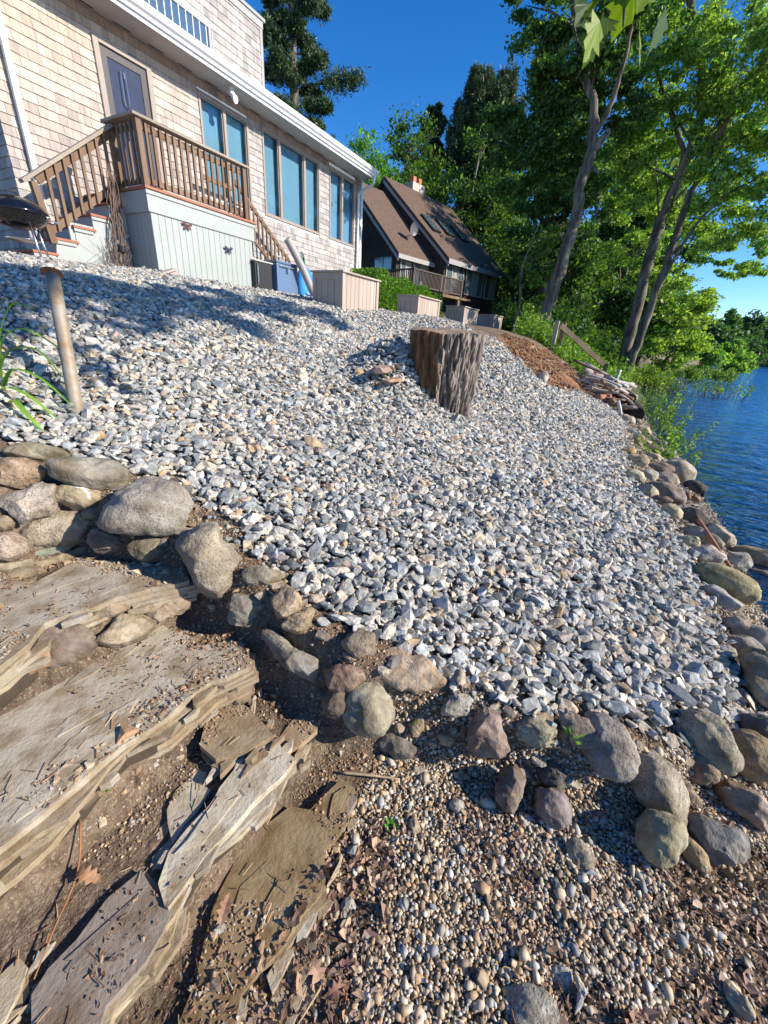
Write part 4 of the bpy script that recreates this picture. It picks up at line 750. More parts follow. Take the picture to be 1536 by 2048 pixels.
# door
a, b_, c, d = OPEN[0]
f = B(); f.box((a-.02, WU-.05, c), (a+.08, WU+.06, d)); f.box((b_-.08, WU-.05, c), (b_+.02, WU+.06, d)); f.box((a+.08, WU-.05, d-.08), (b_-.08, WU+.06, d))
door = mesh('door', f.V, f.F, m_frame, house, ); ORG[door.name] = ORG[house.name]; door.modifiers.new('b', 'BEVEL').width = .005
f = B(); f.box((a+.08, WU+.0, c), (b_-.08, WU+.02, d-.08)); mesh('door_screen', f.V, f.F, m_screen, door)
f = B()
for s_ in (a+.08, b_-.20): f.box((s_, WU-.014, c), (s_+.12, WU-.002, d-.08))
f.box((a+.2, WU-.014, d-.2), (b_-.2, WU-.002, d-.08)); mesh('door_rail', f.V, f.F, material('dark_door_trim', (.05,.045,.05), .5), door)
f = B(); P_ = []
for s_, z_ in ((6.05,5.52),(6.045,5.60),(6.02,5.62),(5.995,5.60),(5.99,5.2),(6.01,5.14),(6.06,5.12),(6.08,5.16),(6.075,5.62)): P_.append((s_, WU-.05, z_))
f.tube(P_, .008, 6); mesh('door_pull', f.V, f.F, m_steel, door)
b = B(); b.box((8.15, 8.74, 6.10), (8.27, 8.84, 6.22)); lf = b.out('floodlight', m_soffit, house)
ORG[lf.name] = ORG[house.name]
b = B(); V0 = len(b.V); b.tube([(8.22, 8.78, 6.12), (8.25, 8.72, 6.02)], [.055, .055], 14); b.tube([(8.25, 8.719, 6.019), (8.252, 8.70, 6.015)], [.075, .07], 18); mesh('lamp_lens', b.V, b.F, m_white, lf)
b = B()
for s in (9.12, 9.18): b.tube([(s, WU-.02, 5.93), (s, WU-.09, 5.91), (s, WU-.10, 5.84), (s, WU-.06, 5.82)], .006, 5)
b.out('wall_hook', m_steel, house)
# upper storey
UU = 9.9
b = B(); b.box((2.0, UU, 6.4), (10.36, UU+5, 8.42)); b.c = (.3,.25,.22); b.out('upper_wall', m_shingle, house, usecol=True)
shingles('upper_shingles', 2.0, 10.32, 6.5, 8.4, UU, [(5.2, 8.76, 7.05, 7.62)], house)
b = B(); b.box((10.30, UU-.03, 6.4), (10.385, UU+.02, 8.3)); b.box((2.0, UU-.04, 8.30), (10.40, UU-.001, 8.44)); b.box((2.0, UU-.07, 8.44), (10.46, UU+5, 8.50)); b.out('rake_board', m_wtrim, house, bevel=.004)
f = B(); u0 = UU-.04; A_, B_2, C_2, D_2 = 5.2, 8.76, 7.05, 7.62
f.box((A_, u0, C_2), (B_2, UU-.001, C_2+.07)); f.box((A_, u0, D_2-.07), (B_2, UU-.001, D_2)); f.box((A_, u0, C_2+.07), (A_+.07, UU-.001, D_2-.07)); f.box((B_2-.07, u0, C_2+.07), (B_2, UU-.001, D_2-.07))
uw = mesh('upper_window', f.V, f.F, m_wtrim, house); ORG[uw.name] = ORG[house.name]
f = B()
s = A_+.07
while s < B_2-.1: f.box((s+.16, UU-.032, C_2+.07), (s+.175, UU-.002, D_2-.07)); s += .168
mesh('mullions', f.V, f.F, m_white, uw)
f = B(); f.box((A_+.07, UU-.016, C_2+.07), (B_2-.07, UU-.006, D_2-.07)); mesh('pane', f.V, f.F, glassmat('upper_glass', (.06,.10,.15)), uw)
# ---------------------------------------------------------------- porch
porch = thing('porch', (4.96, 7.4, 2.3), 'raised grey skirted porch with weathered brown railing and stairs to the left', 'porch')
z_g = 2.1
def tg(w, axis_, a, b_, c0, c1, z0, z1, nm, mat=None):   # tongue-and-groove boards
    g = B(); x = a
    while x < b_-.01:
        x2 = min(x+w, b_)
        if axis_ == 's': g.box((x+.003, c0, z0), (x2-.003, c1, z1))
        else: g.box((c0, x+.003, z0), (c1, x2-.003, z1))
        x = x2
    if axis_ == 's': g.box((a, c0+.008, z0), (b_, c1+.02, z1))
    else: g.box((c0+.008, a, z0), (c1+.02, b_, z1))
    return g.out(nm, mat or m_grayp, porch, bevel=.003)
tg(.125, 's', 5.01, 7.22, 7.43, 7.45, z_g, 3.22, 'front_skirt')
tg(.125, 'u', 7.47, 9.15, 5.01, 5.03, z_g, 3.22, 'side_skirt')
tg(.125, 'u', 7.47, 9.15, 7.19, 7.21, z_g, 3.22, 'side_skirt')
b = B(); b.box((4.97, 7.405, 3.20), (7.28, 7.44, 3.50)); b.box((4.97, 7.44, 3.20), (5.005, 8.12, 3.50)); b.box((7.245, 7.44, 3.20), (7.28, 9.1, 3.50)); b.box((4.955, 7.385, 3.44), (7.30, 7.405, 3.50)); b.out('rim_beam', m_grayp, porch, bevel=.004)
b = B(); b.box((4.94, 7.36, 3.503), (7.33, 7.50, 3.54))
for k in range(12): b.box((4.945, 7.505+k*.14, 3.505), (7.32, 7.64+k*.14, 3.54))
b.out('deck_boards', m_redtrim, porch, bevel=.004)
b = B(); b.box((4.98, 7.42, 3.54), (5.07, 7.51, 4.40)); b.out('post', m_woodg, porch, bevel=.005)
b = B(); b.box((7.09, 7.42, 3.50), (7.17, 7.50, 4.40)); b.out('post', m_woodg, porch, bevel=.005)
b = B(); b.box((4.98, 8.10, 3.3), (5.07, 8.19, 4.40)); b.out('post', m_woodg, porch, bevel=.005)
b = B(); b.box((4.92, 7.38, 4.402), (7.22, 7.53, 4.44)); b.box((4.92, 7.531, 4.402), (5.10, 8.24, 4.44)); b.out('cap_rail', m_cap, porch, bevel=.005)
b = B(); b.box((5.07, 7.475, 4.28), (7.09, 7.512, 4.36)); b.box((5.07, 7.475, 3.60), (7.09, 7.512, 3.68)); b.box((5.035, 7.51, 4.28), (5.07, 8.10, 4.36)); b.box((5.035, 7.51, 3.60), (5.07, 8.10, 3.68)); b.out('rail_bar', m_woodg, porch, bevel=.003)
for k in range(16):
    s = 5.13+k*.122; b = B(); b.box((s, 7.437, 3.585), (s+.042, 7.474, 4.38)); b.out('baluster', m_woodg, porch, bevel=.003)
for k in range(4):
    u = 7.60+k*.122; b = B(); b.box((4.998, u, 3.585), (5.034, u+.042, 4.38)); b.out('baluster', m_woodg, porch, bevel=.003)
# stairs going down to the left
TR = [(4.70, 3.30), (4.40, 3.08), (4.10, 2.86), (3.80, 2.64), (3.46, 2.42)]
sb_ = B(); poly = [(4.99, 3.50)]
for s, z in TR: poly += [(poly[-1][0], z-.02) if False else (s+.30, z-.02), (s+.02, z-.02)]
pz = [(5.0, 3.30)]+[]
pts = []
for i, (s, z) in enumerate(TR):
    pts += [(s+.32 if i else 5.0, z-.035), (s+.03, z-.035)]
pts += [(3.49, 2.2), (4.0, 2.2), (5.0, 2.95)]
b = B(); b.prism([(p[0], 8.12, p[1]) for p in pts], (0, .04, 0)); st = b.out('stair_stringer', m_grayp, porch)
b = B(); b.beam((4.02, 8.10, 2.22), (4.98, 8.10, 2.90), .03, .05); b.out('stringer_trim', m_grayp, porch)
tg(.1, 's', 4.05, 4.99, 8.135, 8.15, 2.2, 2.9, 'stair_skirt')
for i, (s, z) in enumerate(TR):
    b = B(); b.box((s, 8.08, z-.03), (s+.34, 9.14, z+.005)); b.out('tread', m_redtrim, porch, bevel=.004)
    b = B(); b.box((s+.025, 8.165, z-.22), (s+.045, 9.12, z-.033)); b.out('riser', m_grayp, porch)
    b = B(); b.box((s+.012, 8.095, z-.075), (s+.30, 8.118, z-.031)); b.out('nosing_trim', m_grayp, porch)
b = B(); b.box((2.7, 7.98, 2.26), (4.05, 9.1, 2.33)); b.out('landing_board', m_redtrim, porch, bevel=.005)
b = B(); b.beam((3.78, 8.12, 2.55), (3.70, 8.12, 3.30), .09, .09, (1, 0, 0)); b.out('post', m_woodg, porch, bevel=.004)
b = B(); b.beam((3.55, 8.12, 3.265), (5.0, 8.12, 4.38), .13, .045); b.out('stair_cap_rail', m_cap, porch, bevel=.005)
b = B(); b.beam((3.76, 8.14, 3.33), (4.98, 8.14, 4.27), .035, .10); b.beam((3.80, 8.14, 2.72), (4.98, 8.14, 3.62), .035, .09); b.out('stair_rail_bar', m_woodg, porch, bevel=.003)
for k in range(8):
    s = 3.88+k*.135; zt = 3.265+(s-3.55)*.77-.01; b = B(); b.box((s, 8.085, zt-.78), (s+.042, 8.12, zt)); b.out('stair_baluster', m_woodg, porch, bevel=.003)
# right hand stair rail behind the porch
b = B(); b.beam((7.3, 8.9, 4.55-.1), (10.0, 8.9, 3.30), .05, .09) if False else b.beam((8.2, 8.9, 4.62), (10.05, 8.9, 3.28), .05, .08); b.beam((8.2, 8.9, 3.95), (9.5, 8.9, 3.0), .05, .08)
b.beam((7.3, 8.9, 4.45), (8.2, 8.9, 4.45), .05, .08); b.out('right_stair_rail', m_woodg, porch)
for k in range(12):
    s = 8.3+k*.14; zt = 4.62-(s-8.2)*.724; b = B(); b.box((s, 8.86, zt-.68), (s+.04, 8.895, zt)); b.out('right_stair_baluster', m_woodg, porch)
b = B(); b.prism([(7.3, 8.95, 2.3), (9.6, 8.95, 2.3), (9.6, 8.95, 2.75), (8.1, 8.95, 3.5), (7.3, 8.95, 3.5)], (0, .04, 0)); b.out('right_stringer', material('cream_board', (.50,.44,.33), .7), porch)
# butterflies on the skirt
def butterfly(s, z, col_, lab, flip=1):
    t_ = thing('metal_butterfly', (s, 7.425, z), lab, 'wall ornament'); m = material('ornament_metal', col_, .5)
    b = B()
    for sx in (-1, 1):
        b.prism([(s, 7.40, z), (s+sx*.05, 7.385, z+.055), (s+sx*.10, 7.38, z+.05), (s+sx*.085, 7.385, z+.005), (s+sx*.02, 7.40, z-.005)], (0, .004, 0))
        b.prism([(s, 7.40, z-.005), (s+sx*.06, 7.385, z-.015), (s+sx*.065, 7.385, z-.06), (s+sx*.02, 7.395, z-.05)], (0, .004, 0))
    b.out('wings', m, t_); b = B(); b.tube([(s, 7.40, z+.05), (s, 7.398, z), (s, 7.405, z-.06)], [.005, .009, .004], 6); b.out('body', m_dark, t_)
butterfly(5.66, 3.14, (.10,.035,.03), 'dark red metal butterfly on the grey porch skirt under the beam')
butterfly(6.55, 2.93, (.02,.025,.07), 'dark blue metal butterfly on the grey porch skirt, lower right')
# ---------------------------------------------------------------- neighbour house (own frame, 41 deg)
def nb(p):  # neighbour frame -> local frame
    a = math.radians(13); return (p[0]*math.cos(a)+p[1]*math.sin(a), -p[0]*math.sin(a)+p[1]*math.cos(a), p[2])
neigh = thing('dark_house', nb((18.4, 15, 3)), 'dark brown wooden house with steep mottled brown roof beyond the hedge', 'house')
def nout(b, name, mat, par=None, usecol=False): b.V = [nb(p) for p in b.V]; o = b.out(name, mat, par or neigh, usecol=usecol); ORG[o.name] = ORG[neigh.name]; return o
def clap(s0, s1, u, z0, z1, f=None):
    b = B(); z = z0
    while z < z1:
        b.prism([(s0, u, z), (s0, u-.03, z), (s0, u-.01, z+.14), (s0, u, z+.14)], (s1-s0, 0, 0)); z += .13
    return b
b = B(); b.box((21.4, 15.35, 3), (28.0, 24, 5.8)); b.box((18.45, 16.4, 3), (21.5, 23.5, 5.7)); nout(b, 'wall', m_dsid)
b = clap(21.4, 28, 15.35, 3.0, 5.8); nout(b, 'siding', m_dsid)
b = clap(18.45, 21.4, 16.4, 3.0, 5.6); nout(b, 'siding', m_dsid)
# gable wall of the left wing facing the shingled house
b = B(); z = 3.0
while z < 9.0:
    u0 = 16.4+max(0, (z-5.6))/.93; b.prism([(18.45, u0, z), (18.42, u0, z), (18.44, u0+.14, z+.14), (18.45, u0+.14, z+.14)], (0, 23.4-u0-max(0, z-5.6), 0)); z += .13
nout(b, 'gable_siding', m_dsid)
b = B(); b.prism([(18.45, 16.4, 5.6), (18.45, 20.0, 9.0), (18.45, 23.5, 5.6)], (3, 0, 0)); b.prism([(21.4, 15.35, 5.75), (21.4, 20.2, 9.8), (21.4, 25, 5.75)], (6.6, 0, 0)); nout(b, 'gable', m_dsid)
def roofslab(s0, s1, u0, z0, u1, z1, th=.14):
    b = B(); b.prism([(s0, u0, z0), (s0, u1, z1), (s0, u1, z1+th), (s0, u0, z0+th)], (s1-s0, 0, 0)); return b
rf = nout(roofslab(21.25, 28.15, 14.95, 5.5, 20.25, 9.93), 'roof', m_roof)
r1 = nout(roofslab(18.25, 21.45, 16.05, 5.35, 20.05, 9.1), 'roof', m_roof)
nout(roofslab(21.25, 28.15, 25, 5.6, 20.25, 9.93), 'roof', m_roof)
b = B(); b.prism([(21.22, 14.95, 5.46), (21.22, 20.25, 9.89), (21.22, 20.25, 9.7), (21.22, 14.95, 5.28)], (.04, 0, 0)); b.box((21.2, 14.9, 5.38), (28.15, 14.95, 5.62)); b.prism([(18.2, 16.05, 5.32), (18.2, 20.05, 9.06), (18.2, 20.05, 8.88), (18.2, 16.05, 5.14)], (.04, 0, 0)); b.box((18.2, 16.0, 5.25), (21.4, 16.05, 5.46)); nout(b, 'fascia', m_wtrim)
ch = B(); ch.box((24.0, 20.3, 9.0), (25.2, 21.1, 10.5)); cho = nout(ch, 'chimney', material('stucco_chimney', (.42,.37,.33), .9, (.5,.45,.4), 3))
for q in (24.2, 24.75): 
    c_ = B(); c_.box((q, 20.45, 10.5), (q+.28, 20.8, 10.85)); nout(c_, 'chimney_pot', material('terracotta', (.45,.17,.08), .8), cho)
gl_n = glassmat('neighbour_glass', (.10,.14,.16)); cur = material('curtain', (.32,.33,.27), .9, (.22,.24,.20), 4, .3, .7, 0, 10, (8, 8, .3))
def nwin(s0, s1, u, z0, z1, nm, divs, fr=m_wtrim):
    f = B(); t = .07
    f.box((s0, u-.05, z0), (s0+t, u+.02, z1)); f.box((s1-t, u-.05, z0), (s1, u+.02, z1)); f.box((s0+t, u-.05, z0), (s1-t, u+.02, z0+t)); f.box((s0+t, u-.05, z1-t), (s1-t, u+.02, z1))
    for k in range(1, divs): q = s0+(s1-s0)*k/divs; f.box((q-.035, u-.047, z0+t), (q+.035, u+.02, z1-t))
    o = nout(f, nm, fr)
    for k in range(divs):
        g = B(); g.box((s0+(s1-s0)*k/divs+.05, u-.02, z0+t), (s0+(s1-s0)*(k+1)/divs-.05, u-.012, z1-t)); nout(g, 'pane', gl_n, o) if k % 2 == 0 else None
        g = B(); g.box((s0+(s1-s0)*k/divs+.05, u-.009, z0+t), (s0+(s1-s0)*(k+1)/divs-.05, u-.003, z1-t)); nout(g, 'curtain', cur, o)
    return o
nwin(21.55, 23.4, 15.31, 4.1, 5.6, 'window', 3); nwin(23.7, 25.75, 15.31, 4.1, 5.66, 'window', 3); nwin(26.05, 27.4, 15.31, 4.1, 5.6, 'window', 2)
nwin(18.75, 19.65, 16.36, 3.75, 5.35, 'french_door', 2); nwin(19.85, 21.2, 16.36, 3.75, 5.35, 'french_door', 2)
f = B(); f.box((18.40, 16.6, 4.68), (18.45, 17.95, 5.42)); gw = nout(f, 'side_window', m_dark)
f = B(); f.box((18.38, 16.66, 4.73), (18.398, 17.24, 5.37)); f.box((18.38, 17.3, 4.73), (18.398, 17.9, 5.37)); nout(f, 'pane', glassmat('blue_grey_glass', (.10,.15,.18), .1), gw)
nsk = [(21.9, 23.0), (23.5, 24.6), (25.1, 26.2)]
for a, b_ in nsk:   # skylights
    f = B(); k0 = .34 if a < 23 else .36
    def rp(s, k): return (s, 14.95+5.3*k, 5.5+4.43*k+.16)
    f.prism([rp(a, k0), rp(a+.75, k0), rp(a+.75, k0+.2), rp(a, k0+.2)], (0, -.06, .07)); sko = nout(f, 'skylight', m_dark)
    f = B(); f.prism([(p[0], p[1]-.065, p[2]+.075) for p in (rp(a+.05, k0+.01), rp(a+.7, k0+.01), rp(a+.7, k0+.19), rp(a+.05, k0+.19))], (0, -.004, .004)); nout(f, 'pane', glassmat('skylight_glass', (.09,.13,.17)), sko)
b = B(); c_ = (20.1, 17.0, 6.55); b.tube([(20.1, 17.3, 6.6), (20.1, 16.9, 6.65), (20.1, 16.8, 6.9)], .025, 6)
b.tube([(20.1, 16.8, 6.9), (20.2, 16.35, 6.65)], .015, 5); dsh = nout(b, 'dish_mount', m_steel)
b = B(); prof = [(.0, 0), (.12, .01), (.22, .04), (.30, .09)]
V = []; F = []
for i, (r_, h_) in enumerate([(.01, 0), (.14, .012), (.25, .045), (.33, .09)]):
    for k in range(20):
        a = 2*math.pi*k/20; x = r_*math.cos(a); y = r_*math.sin(a); V.append((20.1+x, 16.75-h_*.9-y*.2, 6.95+y*.97-h_*.3))
for i in range(3):
    for k in range(20): F.append((i*20+k, i*20+(k+1) % 20, i*20+20+(k+1) % 20, i*20+20+k))
b.add(V, F); nout(b, 'satellite_dish', material('dish_grey', (.10,.11,.13), .5), dsh)
# deck and railing
b = B(); b.box((16.2, 13.3, 3.50), (20.4, 16.4, 3.62)); b.box((18.45, 13.3, 2.2), (18.6, 13.45, 3.5)); b.box((20.2, 13.35, 2.2), (20.4, 13.5, 3.5)); b.box((16.2, 13.3, 2.2), (16.35, 13.45, 3.5)); b.box((20.3, 13.3, 3.5), (21.4, 15.3, 3.6)); nout(b, 'deck', m_woodg)
m_dw = material('dark_rail_wood', (.09,.07,.06), .8)
b = B(); b.box((16.2, 13.28, 4.36), (20.35, 13.40, 4.41)); b.box((16.2, 13.4, 4.36), (16.32, 16.4, 4.41)); b.box((16.2, 13.32, 3.70), (20.35, 13.37, 3.76)); b.box((20.3, 13.28, 3.6), (20.4, 13.4, 4.45)); b.box((18.4, 13.28, 3.6), (18.5, 13.38, 4.4)); b.box((16.2, 13.28, 3.6), (16.3, 13.38, 4.45)); nout(b, 'deck_railing', m_dw)
dr = B()
for k in range(38): s = 16.33+k*.106; bb = B(); bb.box((s, 13.315, 3.70), (s+.035, 13.35, 4.37)); nout(bb, 'deck_baluster', m_dw)
for k in range(26): u = 13.5+k*.11; bb = B(); bb.box((16.23, u, 3.70), (16.265, u+.035, 4.37)); nout(bb, 'deck_baluster', m_dw)
# white deck house farther on
wd = thing('white_deck_house', (38.6, 10.2, 3), 'distant white railed deck with a flat roof behind the leaning tree', 'house')
b = B(); b.box((38, 10.4, 3), (46, 14, 4.6)); b.box((38.4, 10.3, 4.6), (44, 14, 6.3)); b.out('wall', m_dsid, wd)
b = B(); b.box((37.6, 8.0, 6.3), (45, 14.2, 6.55)); b.out('roof', m_white, wd)
b = B(); b.box((37.6, 7.6, 4.35), (45, 10.3, 4.55)); b.box((37.8, 8.1, 4.55), (38.0, 8.3, 6.3)); b.box((43.8, 8.1, 4.55), (44, 8.3, 6.3)); b.out('deck', m_white, wd)
b = B(); b.box((37.6, 7.6, 5.5), (45, 7.7, 5.6)); b.box((37.6, 7.6, 5.5), (37.7, 10.3, 5.6))
for k in range(50): b.box((37.65+k*.148, 7.63, 4.55), (37.70+k*.148, 7.67, 5.5))
for k in range(16): b.box((37.63, 7.7+k*.16, 4.55), (37.67, 7.75+k*.16, 5.5))
b.out('railing', m_white, wd)
# ---------------------------------------------------------------- vegetation
GC = [(.035,.075,.016), (.05,.11,.02), (.075,.15,.03), (.10,.19,.035), (.025,.05,.014)]
def leaves(P, size, r, cols=GC, jit=.35, wts=None, aspect=.55, flat=.5, bend=True):
    n = len(P); s = size*np.exp(r.normal(0, jit, n)); R = rotm(n, 1.0, r)
    q = np.array([(-.5, 0, 0), (0, aspect*.5, -.06), (.5, 0, -.12), (0, -aspect*.5, -.06)])
    v = np.einsum('nij,vj->nvi', R, q)*s[:, None, None]+P[:, None, :]
    c = pal(cols, wts or [1]*len(cols), n, r, .2); f = np.arange(n*4).reshape(n, 4)
    return v.reshape(-1, 3), f, np.clip(np.repeat(c, 4, 0), .005, .5)
def clumped(blobs, n, r, sub=9, sig=.20):
    out = []; vol = np.array([b[3]**2.2 for b in blobs]); cnt = (vol/vol.sum()*n).astype(int)
    for (x, y, z, R), m in zip([b[:4] for b in blobs], cnt):
        ns = max(3, int(sub*R)); d = r.normal(size=(ns, 3)); d /= np.linalg.norm(d, axis=1)[:, None]; c = d*R*r.uniform(.45, 1.0, (ns, 1))**.7*np.array([1, 1, .85])+(x, y, z)
        w = r.integers(0, ns, m); sg = R*sig*r.uniform(.6, 1.4, ns)[w]
        p = c[w]+r.normal(size=(m, 3))*sg[:, None]*np.array([1.1, 1.1, .55]); out.append(p)
    return np.concatenate(out)
def limb(P, R0, R1, r, wob=.0, n=8, mat=None):
    pass
def smooth_path(P, k=4):
    P = [np.array(p, float) for p in P]; out = []
    for i in range(len(P)-1):
        p0 = P[max(i-1, 0)]; p1 = P[i]; p2 = P[i+1]; p3 = P[min(i+2, len(P)-1)]
        for j in range(k):
            t = j/k; out.append(.5*((2*p1)+(-p0+p2)*t+(2*p0-5*p1+4*p2-p3)*t*t+(-p0+3*p1-3*p2+p3)*t**3))
    out.append(P[-1]); return out
def limbs_to(b, root, blobs, r, rad=.06, n=5):
    root = [np.array(p, float) for p in root]
    for bl in blobs:
        c = np.array(bl[:3]); z = min(max(c[2]-bl[3]*1.2-abs(r.normal())*.5, root[0][2]), root[-1][2])
        i = min(range(len(root)), key=lambda k: abs(root[k][2]-z)); a = root[i]; mid = (a+c)/2+r.normal(size=3)*.15+np.array([0, 0, .25]); 
        b.tube([a, a*.6+mid*.4, mid, mid*.4+c*.6, c], [rad, rad*.8, rad*.6, rad*.4, rad*.15], n)
        for _ in range(3):
            e = c+r.normal(size=3)*bl[3]*.6; b.tube([mid, (mid+e)/2+r.normal(size=3)*.1, e], [rad*.4, rad*.25, rad*.06], 4)
def put(name, V, F, C, mat, root):
    return mesh(name, V, F, mat, root, col=C)
def broadleaf(name, lab, base, height_, blobs, nleaf, size, seed, cols=GC, trad=.25, group=None, wts=None, sig=.2, cat='tree', sub=9):
    r = np.random.default_rng(seed); t = thing(name, base, lab, cat, group)
    b = B(); top = (base[0]+r.normal()*.4, base[1]+r.normal()*.4, base[2]+height_*.8); mid = [(base[k]*(1-f)+top[k]*f)+(r.normal()*.15 if k < 2 else 0) for f in (.3, .6) for k in range(3)]
    P = smooth_path([base, mid[:3], mid[3:], top]); P[0] = P[0]-np.array([0, 0, .3]); b.tube(P, list(np.linspace(trad*1.15, trad*.25, len(P))), 9); limbs_to(b, P, blobs, r, trad*.3); b.out('trunk', m_bark, t, smooth=True)
    p = clumped(blobs, nleaf, r, sub, sig); V, F, C = leaves(p, size, r, cols, wts=wts); put('crown', V, F, C, m_leaf, t); return t
# leaning shoreline tree with visible twisting trunk
def shore_tree(name, lab, paths, blobs, nleaf, size, seed, radii, cols, wts=None, sub=9, sig=.2):
    r = np.random.default_rng(seed); t = thing(name, paths[0][0], lab, 'tree')
    for i, (P, (ra, rb)) in enumerate(zip(paths, radii)):
        P = smooth_path(P, 5); P = [p+np.append(r.normal(size=2)*.02, 0) for p in P]; rr = list(np.linspace(ra, rb, len(P)))
        if i == 0: P = [P[0]-np.array([0, 0, .5])]+P; rr = [ra*1.35]+rr; rr[1] *= 1.12
        b = B(); b.tube(P, [q*(1+.10*math.sin(k*1.7+seed)) for k, q in enumerate(rr)], 12)
        if i == 0: limbs_to(b, P[len(P)*(6 if 'lean' in lab else 4)//10:], [q for q in blobs if q[2] > (9.5 if 'lean' in lab else 7)], r, .045)
        b.out('trunk' if i == 0 or 'second' in lab and i == 1 else 'limb', m_bark, t, smooth=True)
    V, F, C = leaves(clumped(blobs, nleaf, r, sub, sig), size, r, cols, wts=wts); put('crown', V, F, C, m_leaf, t); return t
DK = [(.06,.12,.028), (.085,.165,.035), (.14,.24,.05), (.04,.085,.022)]
LT = [(.13,.23,.035), (.18,.30,.05), (.25,.37,.075), (.095,.175,.032), (.32,.42,.15)]
shore_tree('leaning_tree', 'leaning grey barked tree with twisted trunk and dark crown near the planters', [TRUNK_A, LIMB_A1, LIMB_A2, LIMB_A3], CROWN_A, 48000, .10, 31, [(.22, .08), (.09, .03), (.12, .04), (.09, .03)], [(.045,.10,.025), (.065,.135,.032), (.11,.20,.045), (.03,.065,.018)], sub=11, sig=.17)
shore_tree('twin_trunk_tree', 'tall shoreline tree with a second trunk forking from its base at the water', [TRUNK_B, TRUNK_C, LIMB_B1, LIMB_B2], CROWN_B, 100000, .092, 32, [(.22, .08), (.16, .04), (.08, .03), (.06, .02)], LT, sub=16, sig=.135)
broadleaf('sapling', 'bright green leafy sapling against the leaning grey trunk', tuple(height(15.9, -3.1)*0+v for v in (16.6, 3.9, 1.8)), 4.5, SAPLING, 9000, .12, 33, [(.10,.19,.03), (.15,.26,.04), (.07,.13,.02)], .05)
broadleaf('willow_shrub', 'bright yellow green willow overhanging the water behind the twin trunks', (30.5, -2.2, -.1), 5, WILLOW, 30000, .17, 34, [(.19,.29,.045), (.26,.36,.065), (.14,.22,.035), (.32,.42,.10)], .10, sig=.24)
def crown(c, R, h, r, k=11):
    o = []
    for i in range(k):
        a = r.uniform(0, 6.28); f = r.uniform(0, 1); z = c[2]+h*f; rr = R*(1-.75*f**2)*r.uniform(.35, .95); o.append((c[0]+math.cos(a)*rr, c[1]+math.sin(a)*rr, z, R*r.uniform(.36, .58)*(1-.3*f)))
    return o
BG = [('forest_tree','tall slim tree shading the roof of the dark house',(31.6,5.9),2.5,14.5,2.7,12000,DK,.2), # name, label, base(s,u), ground z, height, R, leaves, cols
('bright_tree','light green broadleaf tree just right of the gutter end above the dark roof',(27.5,17.5),4,9.2,3.2,14000,[(.11,.27,.035),(.15,.33,.05),(.07,.17,.025)],.2),
('forest_tree','dark full tree behind the chimney of the dark house',(34,18),4,11.5,4.2,16000,DK,.26),
('forest_tree','tall dark broadleaf tree right of the dark house roof',(34,12.5),3.5,12.5,4.0,20000,DK,.25),
('forest_tree','dark tree directly behind the end of the dark house with drooping leaves',(37.5,12.2),3,12,4.0,20000,[(.03,.065,.018),(.045,.095,.025),(.10,.16,.05),(.02,.045,.015)],.25),
('forest_tree','dark tree filling the gap left of the leaning trunk',(30,5.6),2.5,10.5,2.6,18000,DK,.23),
('forest_tree','deep green tree right of the leaning trunk',(29,3.6),2,9.5,3.0,18000,DK,.22),
('forest_tree','deep green tree behind the twin trunks',(31,1.2),1,10.5,3.0,18000,[(.03,.07,.02),(.05,.11,.025),(.07,.15,.03)],.22),
('forest_tree','low dark tree over the white deck',(43,11.5),3,9,3.6,12000,DK,.25),
('forest_tree','round dark tree low behind the wooden handrail',(26,4.3),1.8,5.5,2.2,14000,[(.025,.055,.018),(.04,.08,.022),(.06,.12,.03)],.18),
('forest_tree','back row tree seen between the pine and the leaning tree',(40,9),3,14,4.0,12000,DK,.3),
('forest_tree','back row tree behind the shoreline crowns at the right',(38,-1.0),.6,12,3.4,12000,[(.04,.09,.02),(.06,.13,.03)],.26),
('forest_tree','tall back tree rising between both shoreline trees',(42,3),2,15,3.8,12000,DK,.3)]
for k, (nm, lab, (s, u), z, h, R, n, cols, sz) in enumerate(BG):
    r = np.random.default_rng(300+k); broadleaf(nm, lab, (s, u, z), h, crown((s, u, z+h*.12), R, h*.84, r, 22), int(n*1.7), sz*.72, 300+k, cols, .22, 'woodland trees behind the houses' if nm == 'forest_tree' else None, sig=.24, sub=5)
